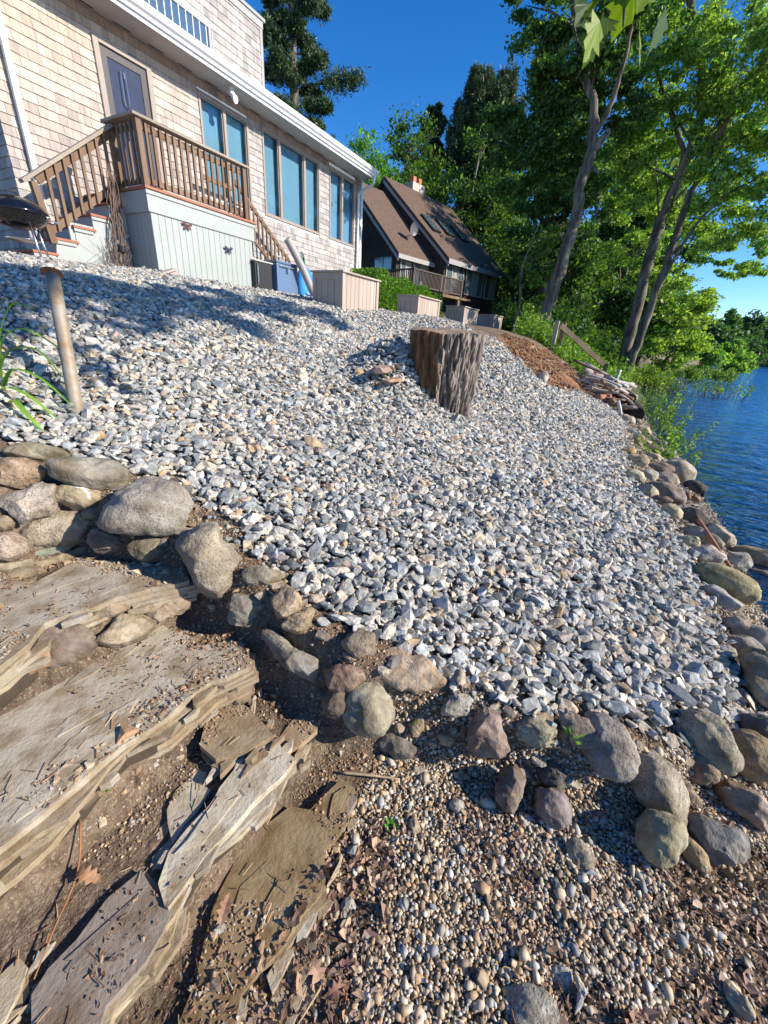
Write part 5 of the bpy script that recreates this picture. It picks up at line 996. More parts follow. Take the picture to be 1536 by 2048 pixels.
# conifers
NC = [(.028,.065,.028), (.045,.09,.035), (.075,.125,.045), (.02,.04,.02)]
def pine(name, lab, base, h, R, seed, nb_=46, tuft=90, size=.16, lo=.25, cols=NC, extra=(), pw=.75, flat=.10):
    r = np.random.default_rng(seed); t = thing(name, base, lab, 'tree'); b = B(); ax = [(base[0]+.1*math.sin(z*.4), base[1], base[2]+z) for z in np.linspace(-.4, h, 14)]
    b.tube(ax, list(np.linspace(h*.022, .03, 14)), 8); Ps = []
    for i in range(nb_):
        f = lo+(1-lo)*(i/nb_)**.9; z = base[2]+h*f; L = R*(1-f)**pw*r.uniform(.6, 1.1)+.25; a = i*2.4+r.normal()*.3
        br = [(base[0], base[1], z), (base[0]+math.cos(a)*L*.5, base[1]+math.sin(a)*L*.5, z+L*.05), (base[0]+math.cos(a)*L, base[1]+math.sin(a)*L, z+L*r.uniform(-.05, .22))]
        b.tube(br, [.05*(1.2-f)*h*.08+.015, .03, .008], 5); br = np.array(br)
        m = int(tuft*(.4+L/R)); q = r.uniform(.22, 1.02, m)**.8; p = br[0]*(1-q[:, None])+br[2]*q[:, None]; side = np.array([-math.sin(a), math.cos(a), 0])
        p = p+side*r.normal(size=(m, 1))*.16*L*(1.1-q[:, None]*.6)+np.array([0, 0, 1])*r.normal(size=(m, 1))*flat*L**.5; Ps.append(p)
    for (p0, p1, m) in extra:
        b.tube([p0, p1], [.06, .015], 5); q = r.uniform(.3, 1, m)[:, None]; Ps.append(np.array(p0)*(1-q)+np.array(p1)*q+r.normal(size=(m, 3))*np.array([.25, .25, .22])*(1.25-q*.5))
    b.out('trunk', m_bark, t, smooth=True); p = np.concatenate(Ps)
    # each tuft: a few narrow needle blades
    n = len(p); k = 7; pp = np.repeat(p, k, 0); d = r.normal(size=(n*k, 3))+np.array([0, 0, .5]); d /= np.linalg.norm(d, axis=1)[:, None]; w = np.cross(d, r.normal(size=(n*k, 3))); w /= np.linalg.norm(w, axis=1)[:, None]
    L = size*r.uniform(.7, 1.3, (n*k, 1)); v = np.stack([pp, pp+d*L*.5+w*L*.10, pp+d*L, pp+d*L*.5-w*L*.10], 1).reshape(-1, 3)
    c = np.repeat(pal(cols, [3, 3, 2, 2], n, r, .2), k*4, 0); put('crown', v, np.arange(n*k*4).reshape(-1, 4), np.clip(c, .004, .3), m_needle, t)
    return t
pine('tall_pine', 'tall dark white pine rising behind the shingled house with one long branch reaching right', (20.6, 17.6, 3), 18.5, 3.5, 51, 64, 560, .20, .12, pw=.7, flat=.085, extra=[((20.9, 17.3, 12.6), (22.9, 15.2, 13.3), 420), ((20.9, 17.3, 8.6), (23.8, 15.0, 8.6), 320)])
pine('open_pine', 'open crowned pine standing highest above the dark woods', (39.6, 14.2, 3), 17.0, 3.3, 52, 46, 300, .32, .62, pw=.16, flat=.22, cols=[(.04,.075,.03), (.06,.10,.04), (.03,.055,.025), (.08,.11,.05)])
pine('slender_pine', 'slender blue green pine left of the open crowned pine', (39.7, 18.9, 3), 16.0, 2.4, 53, 50, 170, .34, .3, pw=.5, cols=[(.035,.07,.04), (.05,.09,.05), (.025,.05,.03), (.06,.10,.06)])
# hedge in front of the dark house
r = np.random.default_rng(60); t = thing('hedge', (12.3, 6.0, 2), 'bright green clipped hedge between the planters and the dark house', 'hedge')
b = B()
for k in range(26): s = 10.4+k*.165; b.tube([(s, 6.6, 2.0), (s+r.normal()*.05, 6.6, 2.5), (s+r.normal()*.1, 6.55, 3.0)], [.02, .015, .006], 4)
b.out('stems', m_bark, t); n = 30000; q = r.random(n); P = np.stack([10.3+4.6*q, 6.6+r.uniform(-.5, .5, n), 2.05+(r.random(n)**.6)*(1.06-.15*q+.10*np.sin(q*21))], 1); V, F, C = leaves(P, .062, r, [(.10,.20,.03), (.14,.27,.04), (.07,.14,.02)], .3); put('foliage', V, F, C, m_leaf, t)
# weeds around the wooden handrail and under trees
def weeds(name, lab, area, n, h0, h1, seed, cols, size=.07, kind='stuff', cat=None, zf=None, parent=None, cond=None):
    r = np.random.default_rng(seed); x = r.uniform(area[0], area[1], n); y = r.uniform(area[2], area[3], n)
    if cond is not None: k = cond(x, y); x, y = x[k], y[k]; n = len(x)
    hh = r.uniform(h0, h1, n)*(.5+fbm(x*1.5, y*1.5, 2, seed)+.3); z = height(x, -y) if zf is None else zf+0*x; Ps = []
    for k in range(9): f = r.uniform(.1, 1, n); Ps.append(np.stack([x+r.normal(0, .05, n)+f*hh*.15*np.sin(x*9), y+r.normal(0, .05, n), z+f*hh], 1))
    V, F, C = leaves(np.concatenate(Ps), size, r, cols, .35)
    d = np.stack([r.normal(0, .12, n), r.normal(0, .12, n), np.ones(n)], 1)*hh[:, None]; w = np.stack([np.cos(x*31), np.sin(x*31), 0*x], 1)*.006; p = np.stack([x, y, z], 1)
    v2 = np.stack([p-w, p+w, p+d+w*.2, p+d-w*.2], 1).reshape(-1, 3); c2 = np.repeat(pal(cols, [1]*len(cols), n, r), 4, 0)
    V2 = np.concatenate([V, v2]); F2 = np.concatenate([F, np.arange(n*4).reshape(-1, 4)+len(V)]); C2 = np.clip(np.concatenate([C, c2]), .005, .5)
    o = mesh(name, V2, F2, m_leaf, parent, smooth=False, col=C2); 
    if parent is None: props(o, lab, cat, kind=kind)
    return o
BR = [(.12,.22,.03), (.17,.30,.05), (.08,.15,.02), (.22,.30,.09)]
weeds('weeds', 'sunlit leafy weeds covering the bank around the wooden handrail', (13.2, 21, -.4, 3.1), 3600, .15, .75, 71, BR, .08, cat=None)
weeds('undergrowth', 'shaded undergrowth below the trees', (19, 30, .3, 5.6), 3000, .3, 1.5, 72, [(.05,.10,.02), (.08,.15,.03), (.03,.06,.015)], .14)
weeds('undergrowth', 'leafy ground cover right of the last planter', (20, 25, 3.6, 5.6), 1500, .2, .9, 73, [(.06,.12,.025), (.10,.18,.03), (.04,.08,.02)], .09)
weeds('reeds', 'green reeds along the far edge of the bank by the willow', (26, 46, -4.0, -.6), 2600, .3, 1.0, 74, [(.14,.22,.04), (.10,.17,.03), (.20,.26,.07)], .13, cond=lambda x, y: (-y < pl(x, SH)+2.2) & (-y > pl(x, SH)+.2), zf=-.15)
# far shore
farP = []
FT = [(120,-15,9,7,'dark'),(128,-19,11,7.5,'mid'),(135,-24,12,8,'dark'),(140,-31,13,8,'mid'),(150,-36,14,8.5,'dark'),(152,-46,15,9,'mid'),(155,-56,15,9,'dark'),(158,-68,15,9,'mid'),(160,-82,16,10,'dark'),(165,-98,16,10,'mid'),(168,-116,16,10,'dark'),(170,-138,17,11,'mid'),(172,-162,17,11,'dark')]
for k, (s, u, h, R, c) in enumerate(FT):
    r = np.random.default_rng(500+k); cols = [(.045,.09,.045), (.06,.12,.05), (.075,.14,.055)] if c == 'dark' else [(.08,.16,.05), (.10,.19,.055), (.06,.12,.04)]
    broadleaf('far_tree', ['dark green','mid green'][c == 'mid']+' far shore tree, number %s from the willow' % ['one','two','three','four','five','six','seven','eight','nine','ten','eleven','twelve','thirteen'][k], (s, u, .5), h, crown((s, u, 1.2), R*.62, h*.8, r, 14), 5200, .8, 500+k, cols, .3, 'trees along the far shore', sig=.28, sub=4)
for k, (s, u, R, lab) in enumerate([(70, -11.8, 2.2, 'bright round shrub standing in the lake before the far trees'), (78, -14.5, 1.5, 'smaller bright shrub right of the round one before the far trees'), (62, -9.0, 1.8, 'green shrub at the tip of the bank left of the bright round shrub'), (100, -19.5, 1.6, 'low pale green shrub at the far waterline'), (120, -29, 1.8, 'low green shrub near the right edge at the far waterline')]):
    r = np.random.default_rng(540+k); broadleaf('lake_shrub', lab, (s, u, -.3), R*1.8, crown((s, u, .3), R, R*1.25, r, 10), 7000, .2+.0025*s, 540+k, [(.19,.33,.06), (.25,.40,.08), (.13,.23,.04)], .08, cat='shrub', sig=.3, sub=4)
# emergent shrubs and twigs in the water
for k, (s, u, w_, h, n, lab) in enumerate([(36, -4.3, .9, .8, 2600, 'leafy shrub rising from the lake, the left of the pair'), (37.5, -5.9, 1.5, 1.0, 4200, 'wide leafy shrub rising from the lake, the right of the pair'), (24.5, -2.4, .5, .65, 380, 'thin sparse twigs standing in the lake nearer the bank'), (24.0, -3.9, 1.4, .75, 900, 'sparse reddish twigs with pale leaf tips standing in the lake')]):
    r = np.random.default_rng(560+k); t = thing('water_shrub', (s, u, -.2), lab, 'shrub'); b = B(); tips = []
    for _ in range(34 if k < 2 else 42):
        x = s+r.normal()*w_*.5; y = u+r.normal()*w_*.5; e = (x+r.normal()*.25, y+r.normal()*.25, -.15+h*r.uniform(.5, 1.1)); b.tube([(x, y, -.4), ((x+e[0])/2, (y+e[1])/2, e[2]*.5), e], [.014, .01, .003], 4); tips.append(((x, y, -.1), e))
    b.out('stems', material('reddish_twig', (.13,.07,.045), .9), t); ti = r.integers(0, len(tips), n); q = r.uniform(.35, 1.05, n)[:, None]; P = np.array([tips[i][0] for i in ti])*(1-q)+np.array([tips[i][1] for i in ti])*q+r.normal(size=(n, 3))*.07
    V, F, C = leaves(P, .10 if k < 2 else .07, r, [(.12,.22,.05), (.18,.28,.07), (.08,.15,.03)], .3); put('leaves', V, F, C, m_leaf, t)
# leafy plants at the shore next to the boulders
def stemplant(lab, base, n, h, seed, cols=BR, size=.09, spread=.35, nm='shore_plant', lp=26):
    r = np.random.default_rng(seed); t = thing(nm, base, lab, 'plant'); b = B(); Ps = []
    for _ in range(n):
        x, y = base[0]+r.normal()*spread*.4, base[1]+r.normal()*spread*.4; e = np.array((x+r.normal()*spread*.7, y+r.normal()*spread*.7, base[2]+h*r.uniform(.55, 1.1))); a = np.array((x, y, base[2]-.1)); m = (a+e)/2+r.normal(size=3)*.03
        b.tube([a, m, e], [.006, .004, .002], 4)
        for q in np.linspace(.25, 1.03, lp): Ps.append(a*(1-q)+e*q+r.normal(size=3)*.022*np.array([1, 1, .5]))
    b.out('stems', material('green_stem', (.10,.15,.04), .8), t); V, F, C = leaves(np.array(Ps), size, r, cols, .25, aspect=.32); put('leaves', V, F, C, m_leaf, t)
for k, (px_, base, n, h, lab) in enumerate([(0, (11.4, -1.25, -.15), 16, .95, 'bright leafy willow sprout growing in the shallows beside the log end'), (1, (13.3, -1.15, -.15), 12, 1.1, 'tall grassy plant in the shallows behind the log end'), (2, (10.2, -1.55, -.15), 8, .6, 'small sprout farther out in the water than the willow sprout'), (3, (9.2, -1.15, -.15), 9, .5, 'sparse weeds at the waterline beside the upper shore rocks'), (4, (7.9, -1.3, -.15), 8, .35, 'low water weeds beside the broad pale boulder'), (5, (15.5, -.9, -.1), 14, .9, 'yellowish grass tuft at the water by the twin trunks')]):
    stemplant(lab, base, n, h, 600+k, BR if k != 5 else [(.2,.24,.06), (.14,.2,.04)], .085)
# overhanging tree that stands behind the photographer and shades the upper bank
r = np.random.default_rng(81); t = thing('overhanging_tree', (-3.0, -1.2, -.1), 'near tree whose broad green leaves hang into the top of the view', 'tree')
b = B(); tr_ = smooth_path([(-3, -1.2, -.4), (-2.9, -1.3, 2), (-2.5, -1.4, 4), (-1.8, -1.5, 5.8)]); b.tube(tr_, list(np.linspace(.22, .13, len(tr_))), 10)
br_ = smooth_path([(-1.8, -1.5, 5.8), (.5, -2.4, 6.3), (3, -3.3, 6.5), (5.5, -3.7, 6.7), (8.0, -4.0, 6.8)]); b.tube(br_, list(np.linspace(.12, .03, len(br_))), 7)
b2 = smooth_path([(-1.8, -1.5, 5.8), (.5, -1.4, 6.4), (3.3, -.9, 6.5)]); b.tube(b2, list(np.linspace(.1, .02, len(b2))), 6)
OB = [(3.9, -3.9, 6.5, .6), (4.6, -4.3, 6.6, .75), (4.7, -3.3, 6.5, .55), (5.7, -4.0, 6.7, .6), (6.4, -3.3, 6.6, .55), (7.0, -3.7, 6.8, .6), (7.9, -3.9, 6.8, .6), (6.0, -4.9, 6.9, .5), (3.2, -4.3, 6.5, .6), (2.2, -4.0, 6.4, .5)]
OFFL = (3.05, -.25)
dr_ = [(3.3, -.9, 6.5), (3.0, .1, 5.4), (2.75, .45, 4.2), (2.38, .38, 3.1), (2.27, .32, 2.72)]
b.tube(smooth_path(dr_), list(np.linspace(.03, .004, 17)), 5); b.out('trunk', m_bark, t, smooth=True)
V, F, C = leaves(clumped(OB, 5600, r, 12, .2), .17, r, LT); put('crown', V, F, C, m_leaf, t)
def maple_leaf(c, L, d, nrm, colr):   # five lobed leaf blade, slightly folded
    d = np.array(d, float); d /= np.linalg.norm(d); n_ = np.array(nrm, float); w = np.cross(n_, d); w /= np.linalg.norm(w); n_ = np.cross(d, w)
    pr = [(0,0),(.10,.22),(.02,.42),(.25,.30),(.38,.52),(.46,.30),(.62,.34),(.70,.18),(1.0,0)]
    V = [np.array(c)+d*x*L+w*y*L+n_*(-.10*L*abs(y)-.15*L*x*x) for x, y in pr]+[np.array(c)+d*x*L-w*y*L+n_*(-.10*L*abs(y)-.15*L*x*x) for x, y in pr[1:-1]]
    F = [(0, i, i+1) for i in range(1, 8)]+[(0, 8, 15) ]+[(0, i+1, i) for i in range(9, 15)]
    return V, F
VV = []; FF = []; CC = []
for k in range(22):
    c = np.array(dr_[4])*(1-(k % 4)*.28)+np.array(dr_[3])*(k % 4)*.28+r.normal(size=3)*np.array([.09, .09, .07]); v, f = maple_leaf(c, r.uniform(.10, .15), (r.normal()*.45-.3, r.normal()*.45, -1.0), (r.normal(), r.normal(), .3), None)
    FF += [tuple(i+len(VV) for i in q) for q in f]; VV += v; CC += [[(.035,.075,.018), (.06,.11,.025), (.20,.28,.03), (.08,.13,.04)][r.integers(0, 4)]]*len(v)
mesh('hanging_leaves', np.array(VV), FF, m_leaf, t, col=np.array(CC))
# ---------------------------------------------------------------- stump
r = np.random.default_rng(5); sc_ = (4.75, 1.83); nA, nZ = 300, 80; V = []; C = []
for j in range(nZ):
    f = j/(nZ-1)
    for i in range(nA):
        a = 2*math.pi*i/nA
        fur = fbm(np.array([math.cos(a)*5.5]), np.array([math.sin(a)*5.5+f*.55]), 3, 7)[0]; pl_ = vnoise(np.array([a*14+1.5*math.sin(f*7+a*3)]), np.array([f*4.2]), 3)[0]; fine = vnoise(np.array([a*60]), np.array([f*22]), 8)[0]
        ridge = sstep(.34, .62, vnoise(np.array([a*13.5+2.2*fbm(np.array([a*3.]), np.array([f*3.]), 2, 2)[0]]), np.array([f*6.5+a*4]), 3))[0]*.75+.25*sstep(.4, .6, vnoise(np.array([a*30.]), np.array([f*11.]), 13))[0]
        R = .395-.10*(1-f)**1.5+.02*math.cos(a*2+1)+.035*fur+.042*ridge+.022*(pl_-.5)+.014*fine
        zt = 1.68-.034*math.cos(a-3.51)+.010*math.sin(a*5); x = sc_[0]+R*math.cos(a); y = sc_[1]+R*math.sin(a)*.95
        zb = .45; z = zb+(zt-zb)*f
        V.append((x, y, z)); k = ridge*.6+.4*pl_; c = np.array((.045,.032,.025))*(1-k)+np.array((.37,.31,.265))*k
        raw = sstep(.72, .93, np.array([math.cos(a-2.75)]))[0]*sstep(.35, .6, f); c = c*(1-raw)+np.array((.24,.125,.055))*(.45+.7*pl_)*raw
        low = sstep(.35, .05, f)*sstep(.55, .75, vnoise(np.array([a*5]), np.array([f*3]), 4)[0]); c = c*(1-low)+np.array((.24,.085,.035))*low; C.append(c)
F = [(j*nA+i, j*nA+(i+1) % nA, (j+1)*nA+(i+1) % nA, (j+1)*nA+i) for j in range(nZ-1) for i in range(nA)]
stump = thing('tree_stump', (sc_[0], sc_[1], .6), 'large sawn tree stump with deeply furrowed bark standing in the gravel slope', 'stump')
m_bk2 = material('stump_bark', rough=.95, attr=True, col2=(.55,.5,.48), nscale=20, bump=.8, bscale=40, stretch=(1, 1, .3), bdist=.012)
mesh('bark', V, F, m_bk2, stump, smooth=False, col=np.array(C))
V2 = []; C2 = []; F2 = []; top = np.array(V[-nA:]); cen = top.mean(0)
for q in range(12):
    f = 1-q/11*.999; ring = cen+(top-cen)*(f*.975 if q else .985); ring[:, 2] = ring[:, 2]*1+.004*vnoise(ring[:, 0]*30, ring[:, 1]*30, 3)+(-.0 if q else -.004)
    V2 += ring.tolist(); C2 += [np.array((.36,.28,.20) if q % 2 else (.27,.20,.14))]*nA
for q in range(11):
    for i in range(nA): F2.append((q*nA+i, q*nA+(i+1) % nA, (q+1)*nA+(i+1) % nA, (q+1)*nA+i))
mesh('cut_face', V2, F2, m_bk2, stump, col=np.array(C2))
def barkbit(c, L, W, T, yaw, lab, seed, colr=(.26,.17,.13)):
    b = B(); rr = random.Random(seed); n = 9; V = []
    for i in range(n):
        f = i/(n-1); w = W*(.35+.65*math.sin(math.pi*min(max(f*.9+.05, 0), 1)))*rr.uniform(.8, 1.1)
        for dx, dz in ((-1, 0), (-.5, .8), (.5, .9), (1, .1), (.4, -.3), (-.4, -.3)):
            x = (f-.5)*L; y = dx*w/2; z = dz*T+rr.uniform(-.2, .2)*T; V.append((c[0]+x*math.cos(yaw)-y*math.sin(yaw), c[1]+x*math.sin(yaw)+y*math.cos(yaw), c[2]+z+.35*x*0))
    F = [(i*6+k, i*6+(k+1) % 6, i*6+6+(k+1) % 6, i*6+6+k) for i in range(n-1) for k in range(6)]+[tuple(range(5, -1, -1)), tuple((n-1)*6+k for k in range(6))]
    o = mesh('bark_slab', V, F, material('bark_slab', colr, .95, (.36,.26,.2), 30, bump=.8, bscale=60, stretch=(.3, 1, 1)), smooth=False); props(o, lab, 'bark'); return o
zb = lambda s, u, d=0: float(height(s, -u))+d
barkbit((4.02, 2.28, zb(4.02, 2.28, .09)), .55, .26, .05, .35, 'loose slab of brown bark lying on the gravel left of the stump', 1)
barkbit((4.05, 2.13, zb(4.05, 2.13, .06)), .5, .18, .03, .1, 'thin reddish bark strip under the loose slab beside the stump', 2, (.28,.12,.06))
# ---------------------------------------------------------------- galvanised pipe
p0 = (1.14, 2.64, 1.0); p1 = (1.36, 3.02, 1.80)
pp = thing('metal_pipe', p0, 'rusty grey steel pipe standing upright in the gravel with a mushroomed top', 'pipe')
b = B(); P = [tuple(p0[k]*(1-f)+p1[k]*f for k in range(3)) for f in (-.1, .3, .7, 1)]; b.tube(P, .035, 20); b.out('pipe', m_galv, pp, smooth=True)
b = B(); d = Vector(p1)-Vector(p0); d.normalize(); q = [Vector(p1)-d*.012, Vector(p1), Vector(p1)+d*.008, Vector(p1)+d*.011, Vector(p1)+d*.001]; b.tube(q, [.037, .052, .050, .030, .024], 20)
rr = random.Random(2); b.V = [(x+rr.uniform(-.003, .003), y+rr.uniform(-.003, .003), z+rr.uniform(-.002, .002)) for x, y, z in b.V]; b.out('hammered_top', m_rust, pp)
# ---------------------------------------------------------------- planters
def planter(s0, s1, u0, u1, z0, z1, lab):
    t = thing('planter_box', ((s0+s1)/2, (u0+u1)/2, z0), lab, 'planter', 'wooden planter boxes in a row on the bank')
    def side(a, b_, c, axis_, nm, mt):
        g = B(); n = max(3, int((b_-a)/.14)); w_ = (b_-a)/n
        for k in range(n):
            x = a+k*w_; 
            if axis_ == 's': g.box((x+.004, c, z0), (x+w_-.004, c+.02, z1-.03))
            else: g.box((c, x+.004, z0), (c+.02, x+w_-.004, z1-.03))
        return g.out(nm, mt, t, bevel=.003)
    side(s0+.02, s1-.02, u0+.02, 's', 'front_panel', m_plant); side(s0+.02, s1-.02, u1-.04, 's', 'back_panel', m_plant); side(u0+.04, u1-.04, s0+.02, 'u', 'end_panel', m_plant); side(u0+.04, u1-.04, s1-.04, 'u', 'end_panel', m_plant)
    for x in (s0, s1-.09): g = B(); g.box((x, u0-.0, z0), (x+.09, u0+.019, z1-.03)); g.out('corner_board', m_plant, t, bevel=.003)
    for x in (s0-.0, s1-.019):
        g = B()
        for y in (u0+.0195, u1-.09): g.box((x, y, z0), (x+.019, y+.085, z1-.03))
        g.box((x+.001, u0+.1046, z1-.14), (x+.018, u1-.0901, z1-.031)); g.out('end_frame', m_plant, t, bevel=.003)
    g = B(); g.box((s0-.03, u0-.03, z1-.029), (s1+.03, u0+.06, z1)); g.box((s0-.03, u1-.06, z1-.029), (s1+.03, u1+.03, z1)); g.box((s0-.03, u0+.0605, z1-.029), (s0+.06, u1-.0605, z1)); g.box((s1-.06, u0+.0605, z1-.029), (s1+.03, u1-.0605, z1)); g.out('rim', m_plant, t, bevel=.003)
    g = B(); g.box((s0+.05, u0+.05, z1-.12), (s1-.05, u1-.05, z1-.10)); g.out('soil', m_rust, t)
planter(6.96, 8.30, 4.90, 5.62, 1.9, 2.62, 'largest and nearest wooden planter box, beside the grey tube')
planter(10.3, 11.75, 4.90, 5.5, 1.85, 2.55, 'second wooden planter box from the house, in front of the hedge')
planter(13.84, 15.3, 4.90, 5.55, 1.85, 2.58, 'third wooden planter box, directly behind the stump')
planter(17.5, 18.75, 4.90, 5.6, 1.8, 2.57, 'farthest wooden planter box, beside the bare soil')
# ---------------------------------------------------------------- kettle grill
gr_ = thing('kettle_grill', (3.2, 7.7, 2.3), 'black kettle grill on silver legs beside the porch stairs', 'grill'); gc = (3.22, 7.7, 2.80)
b = B(); b.lathe(gc, [(.10,-.19),(.22,-.16),(.31,-.09),(.345,-.01),(.35,.0)], 36); b.out('bowl', m_black, gr_, smooth=True)
b = B(); b.lathe(gc, [(.362,-.012),(.362,.006),(.345,.03),(.29,.10),(.20,.15),(.10,.175),(.01,.18)], 36); lid = b.out('lid', m_black, gr_, smooth=True)
b = B(); b.tube([(gc[0]-.06, gc[1], gc[2]+.17), (gc[0]-.05, gc[1], gc[2]+.23), (gc[0]+.05, gc[1], gc[2]+.23), (gc[0]+.06, gc[1], gc[2]+.17)], .012, 8); b.out('lid_handle', m_dark, gr_)
for a in (-.9, .9, 3.14, 2.2)[:3]:
    x, y = math.cos(a-.6), math.sin(a-.6); b = B(); b.tube([(gc[0]+x*.24, gc[1]+y*.24, gc[2]-.12), (gc[0]+x*.33, gc[1]+y*.33, 2.19)], .014, 8); b.out('leg', m_steel, gr_, smooth=True)
b = B(); b.lathe((gc[0], gc[1], 2.47), [(.02,-.02),(.12,-.012),(.21,.012),(.205,.016),(.10,-.004),(.02,-.008)], 24); b.out('ash_tray', m_steel, gr_, smooth=True)
b = B(); b.tube([(gc[0]+.33, gc[1]-.12, gc[2]-.03), (gc[0]+.41, gc[1]-.16, gc[2]-.05), (gc[0]+.40, gc[1]-.02, gc[2]-.06), (gc[0]+.34, gc[1]+.05, gc[2]-.04)], .009, 6); b.out('side_handle', m_steel, gr_)
cl = thing('white_cooler', (2.75, 8.2, 2.3), 'white cooler with a red side patch half hidden behind the grill', 'cooler')
b = B(); b.box((2.55, 8.05, 2.15), (3.0, 8.4, 2.58)); b.out('body', m_white, cl, bevel=.02); b = B(); b.box((2.53, 8.03, 2.582), (3.02, 8.42, 2.63)); b.out('lid', m_white, cl, bevel=.015); b = B(); b.box((2.66, 8.04, 2.40), (2.80, 8.049, 2.54)); b.out('patch', material('red_patch', (.45,.03,.02), .5), cl)
gb = thing('grey_drum', (2.75, 8.55, 2.3), 'pale grey rounded drum cut by the left edge beside the house corner', 'drum')
b = B(); b.lathe((2.75, 8.55, 2.3), [(.30,-.15),(.33,.05),(.33,.75),(.36,.78),(.36,.83),(.30,.92),(.12,.98),(.02,.99)], 30); b.out('body', m_soffit, gb, smooth=True); b = B(); b.tube([(2.65, 8.4, 3.25), (2.66, 8.35, 3.33), (2.84, 8.35, 3.33), (2.85, 8.4, 3.25)], .012, 6); b.out('handle', m_dark, gb)
# ---------------------------------------------------------------- vine bundle with a hanging pot
vb = thing('dried_vines', (4.72, 8.0, 2.35), 'bundle of bare dried vines hanging down beside the porch corner', 'vines'); r = np.random.default_rng(91); b = B()
for k in range(26):
    x = 4.78+r.normal()*.04; P = [(x, 7.98+r.normal()*.03, 3.75+r.uniform(-.2, .1))]; dx = r.normal()*.05
    for q in range(1, 7): f = q/6; P.append((x+dx*f*2.2+r.normal()*.018-.06*f, 7.97+r.normal()*.03, 3.75-1.42*f*r.uniform(.92, 1)))
    b.tube(P, [.007, .006, .006, .005, .005, .004, .003], 4)
for k in range(30):
    x = 4.65+r.normal()*.10; b.tube([(x, 7.95, 2.33), (x+r.normal()*.05, 7.95+r.normal()*.04, 2.5), (x+r.normal()*.12, 7.95, 2.75)], [.005, .004, .002], 4)
b.out('stems', material('dry_vine', (.16,.11,.085), .9), vb); b = B(); b.lathe((4.72, 7.93, 2.58), [(.03,0),(.05,.02),(.06,.10),(.055,.12)], 14); b.out('pot', m_dark, vb)
# ---------------------------------------------------------------- items right of the porch
fr_ = thing('mini_fridge', (7.4, 7.3, 2.3), 'black backed mini fridge standing against the porch end', 'fridge')
b = B(); b.box((7.16, 7.32, 2.25), (7.66, 7.75, 2.84)); b.out('body', m_dark, fr_, bevel=.015); b = B(); b.box((7.14, 7.30, 2.845), (7.68, 7.77, 2.87)); b.out('top', m_soffit, fr_, bevel=.006); b = B(); b.tube([(7.21, 7.305, 2.4), (7.21, 7.29, 2.45), (7.21, 7.29, 2.75), (7.21, 7.305, 2.79)], .012, 6); b.out('handle', m_steel, fr_)
bf = thing('blue_cooler_chest', (8.1, 7.3, 2.3), 'blue metallic cooler chest with a steel handle between the porch and the grey tube', 'cooler')
m_bl = material('blue_metallic', (.15,.22,.36), .3, (.13,.20,.33), 2, metal=.3)
b = B(); b.box((7.76, 7.26, 2.2), (8.46, 7.7, 2.90)); b.out('body', m_bl, bf, bevel=.02); b = B(); b.box((7.75, 7.25, 2.903), (8.47, 7.71, 2.95)); b.out('lid', m_bl, bf, bevel=.015)
b = B(); b.box((7.84, 7.22, 2.83), (8.38, 7.25, 2.865)); b.out('handle', m_steel, bf, bevel=.01); b = B(); b.box((8.06, 7.205, 2.74), (8.12, 7.255, 2.82)); b.out('latch', m_steel, bf)
b = B(); b.tube([(7.80, 7.28, 2.94), (7.79, 7.27, 3.02), (7.88, 7.27, 3.03), (7.97, 7.27, 2.94)], .014, 6); b.out('rope', m_soffit, bf)
tb = B(); tb.tube([(8.08, 7.22, 3.40), (8.42, 7.1, 2.9), (8.78, 7.0, 2.30)], .085, 20); o = tb.out('grey_tube', m_grayp if False else material('grey_tube', (.33,.31,.30), .6), None, smooth=True); props(o, 'long grey foam tube leaning against the blue chest', 'tube')
o.modifiers.new('e', 'EDGE_SPLIT')
kb = thing('blue_kayak', (9.1, 7.5, 2.25), 'bright blue kayak end showing between the grey tube and the first planter', 'kayak'); m_kb = material('kayak_blue', (.04,.25,.60), .35)
b = B(); b.lathe((9.15, 7.62, 2.15), [(.20,0),(.27,.2),(.28,.5),(.25,.72),(.17,.82),(.05,.87)], 20, (1, .5)); b.out('hull', m_kb, kb, smooth=True); b = B(); b.tube([(9.02, 7.46, 2.45), (9.10, 7.44, 2.40), (9.25, 7.44, 2.42)], .012, 6); b.out('handle', m_white, kb)
hz_ = B(); r = np.random.default_rng(3); P = []
for k in range(40): a = k*.9; P.append((8.86+.05*math.cos(a)+.001*k, 7.45+.03*math.sin(a), 3.22-.006*k+.09*math.sin(a)))
hz_.tube(P, .012, 5); o = hz_.out('garden_hose', material('green_hose', (.02,.14,.11), .5), None, smooth=True); props(o, 'coiled dark green garden hose hanging beside the grey tube', 'hose')
o = B(); o.box((5.25-.32, 7.16, 2.26), (5.25-.04, 7.34, 2.29)); o.box((4.93, 7.16, 2.30), (5.21, 7.34, 2.33)); o.box((4.93, 7.16, 2.34), (5.21, 7.34, 2.37)); ob = o.out('board_stack', m_plant, None, bevel=.004); props(ob, 'short stack of wooden boards leaning at the porch corner', 'boards'); ob.rotation_euler = (0, -.35, ROT)
# ---------------------------------------------------------------- wooden handrail down to the lake
hr_ = thing('wooden_handrail', (13.5, 1.9, 1.5), 'weathered wooden handrail on two posts running down through the weeds to the lake', 'handrail')
b = B(); b.box((13.40, 1.86, 1.2), (13.52, 1.98, 2.25)); b.out('post', m_plant, hr_, bevel=.006); b = B(); b.box((13.62, 1.70, 1.2), (13.74, 1.82, 2.22)); b.out('post', m_woodg, hr_, bevel=.006)
b = B(); b.box((14.50, .34, .4), (14.62, .46, 1.20)); b.out('post', m_woodg, hr_, bevel=.006)
b = B(); b.beam((13.5, 1.83, 2.14), (14.56, .40, 1.10), .05, .14); b.out('rail', m_woodg, hr_, bevel=.005)
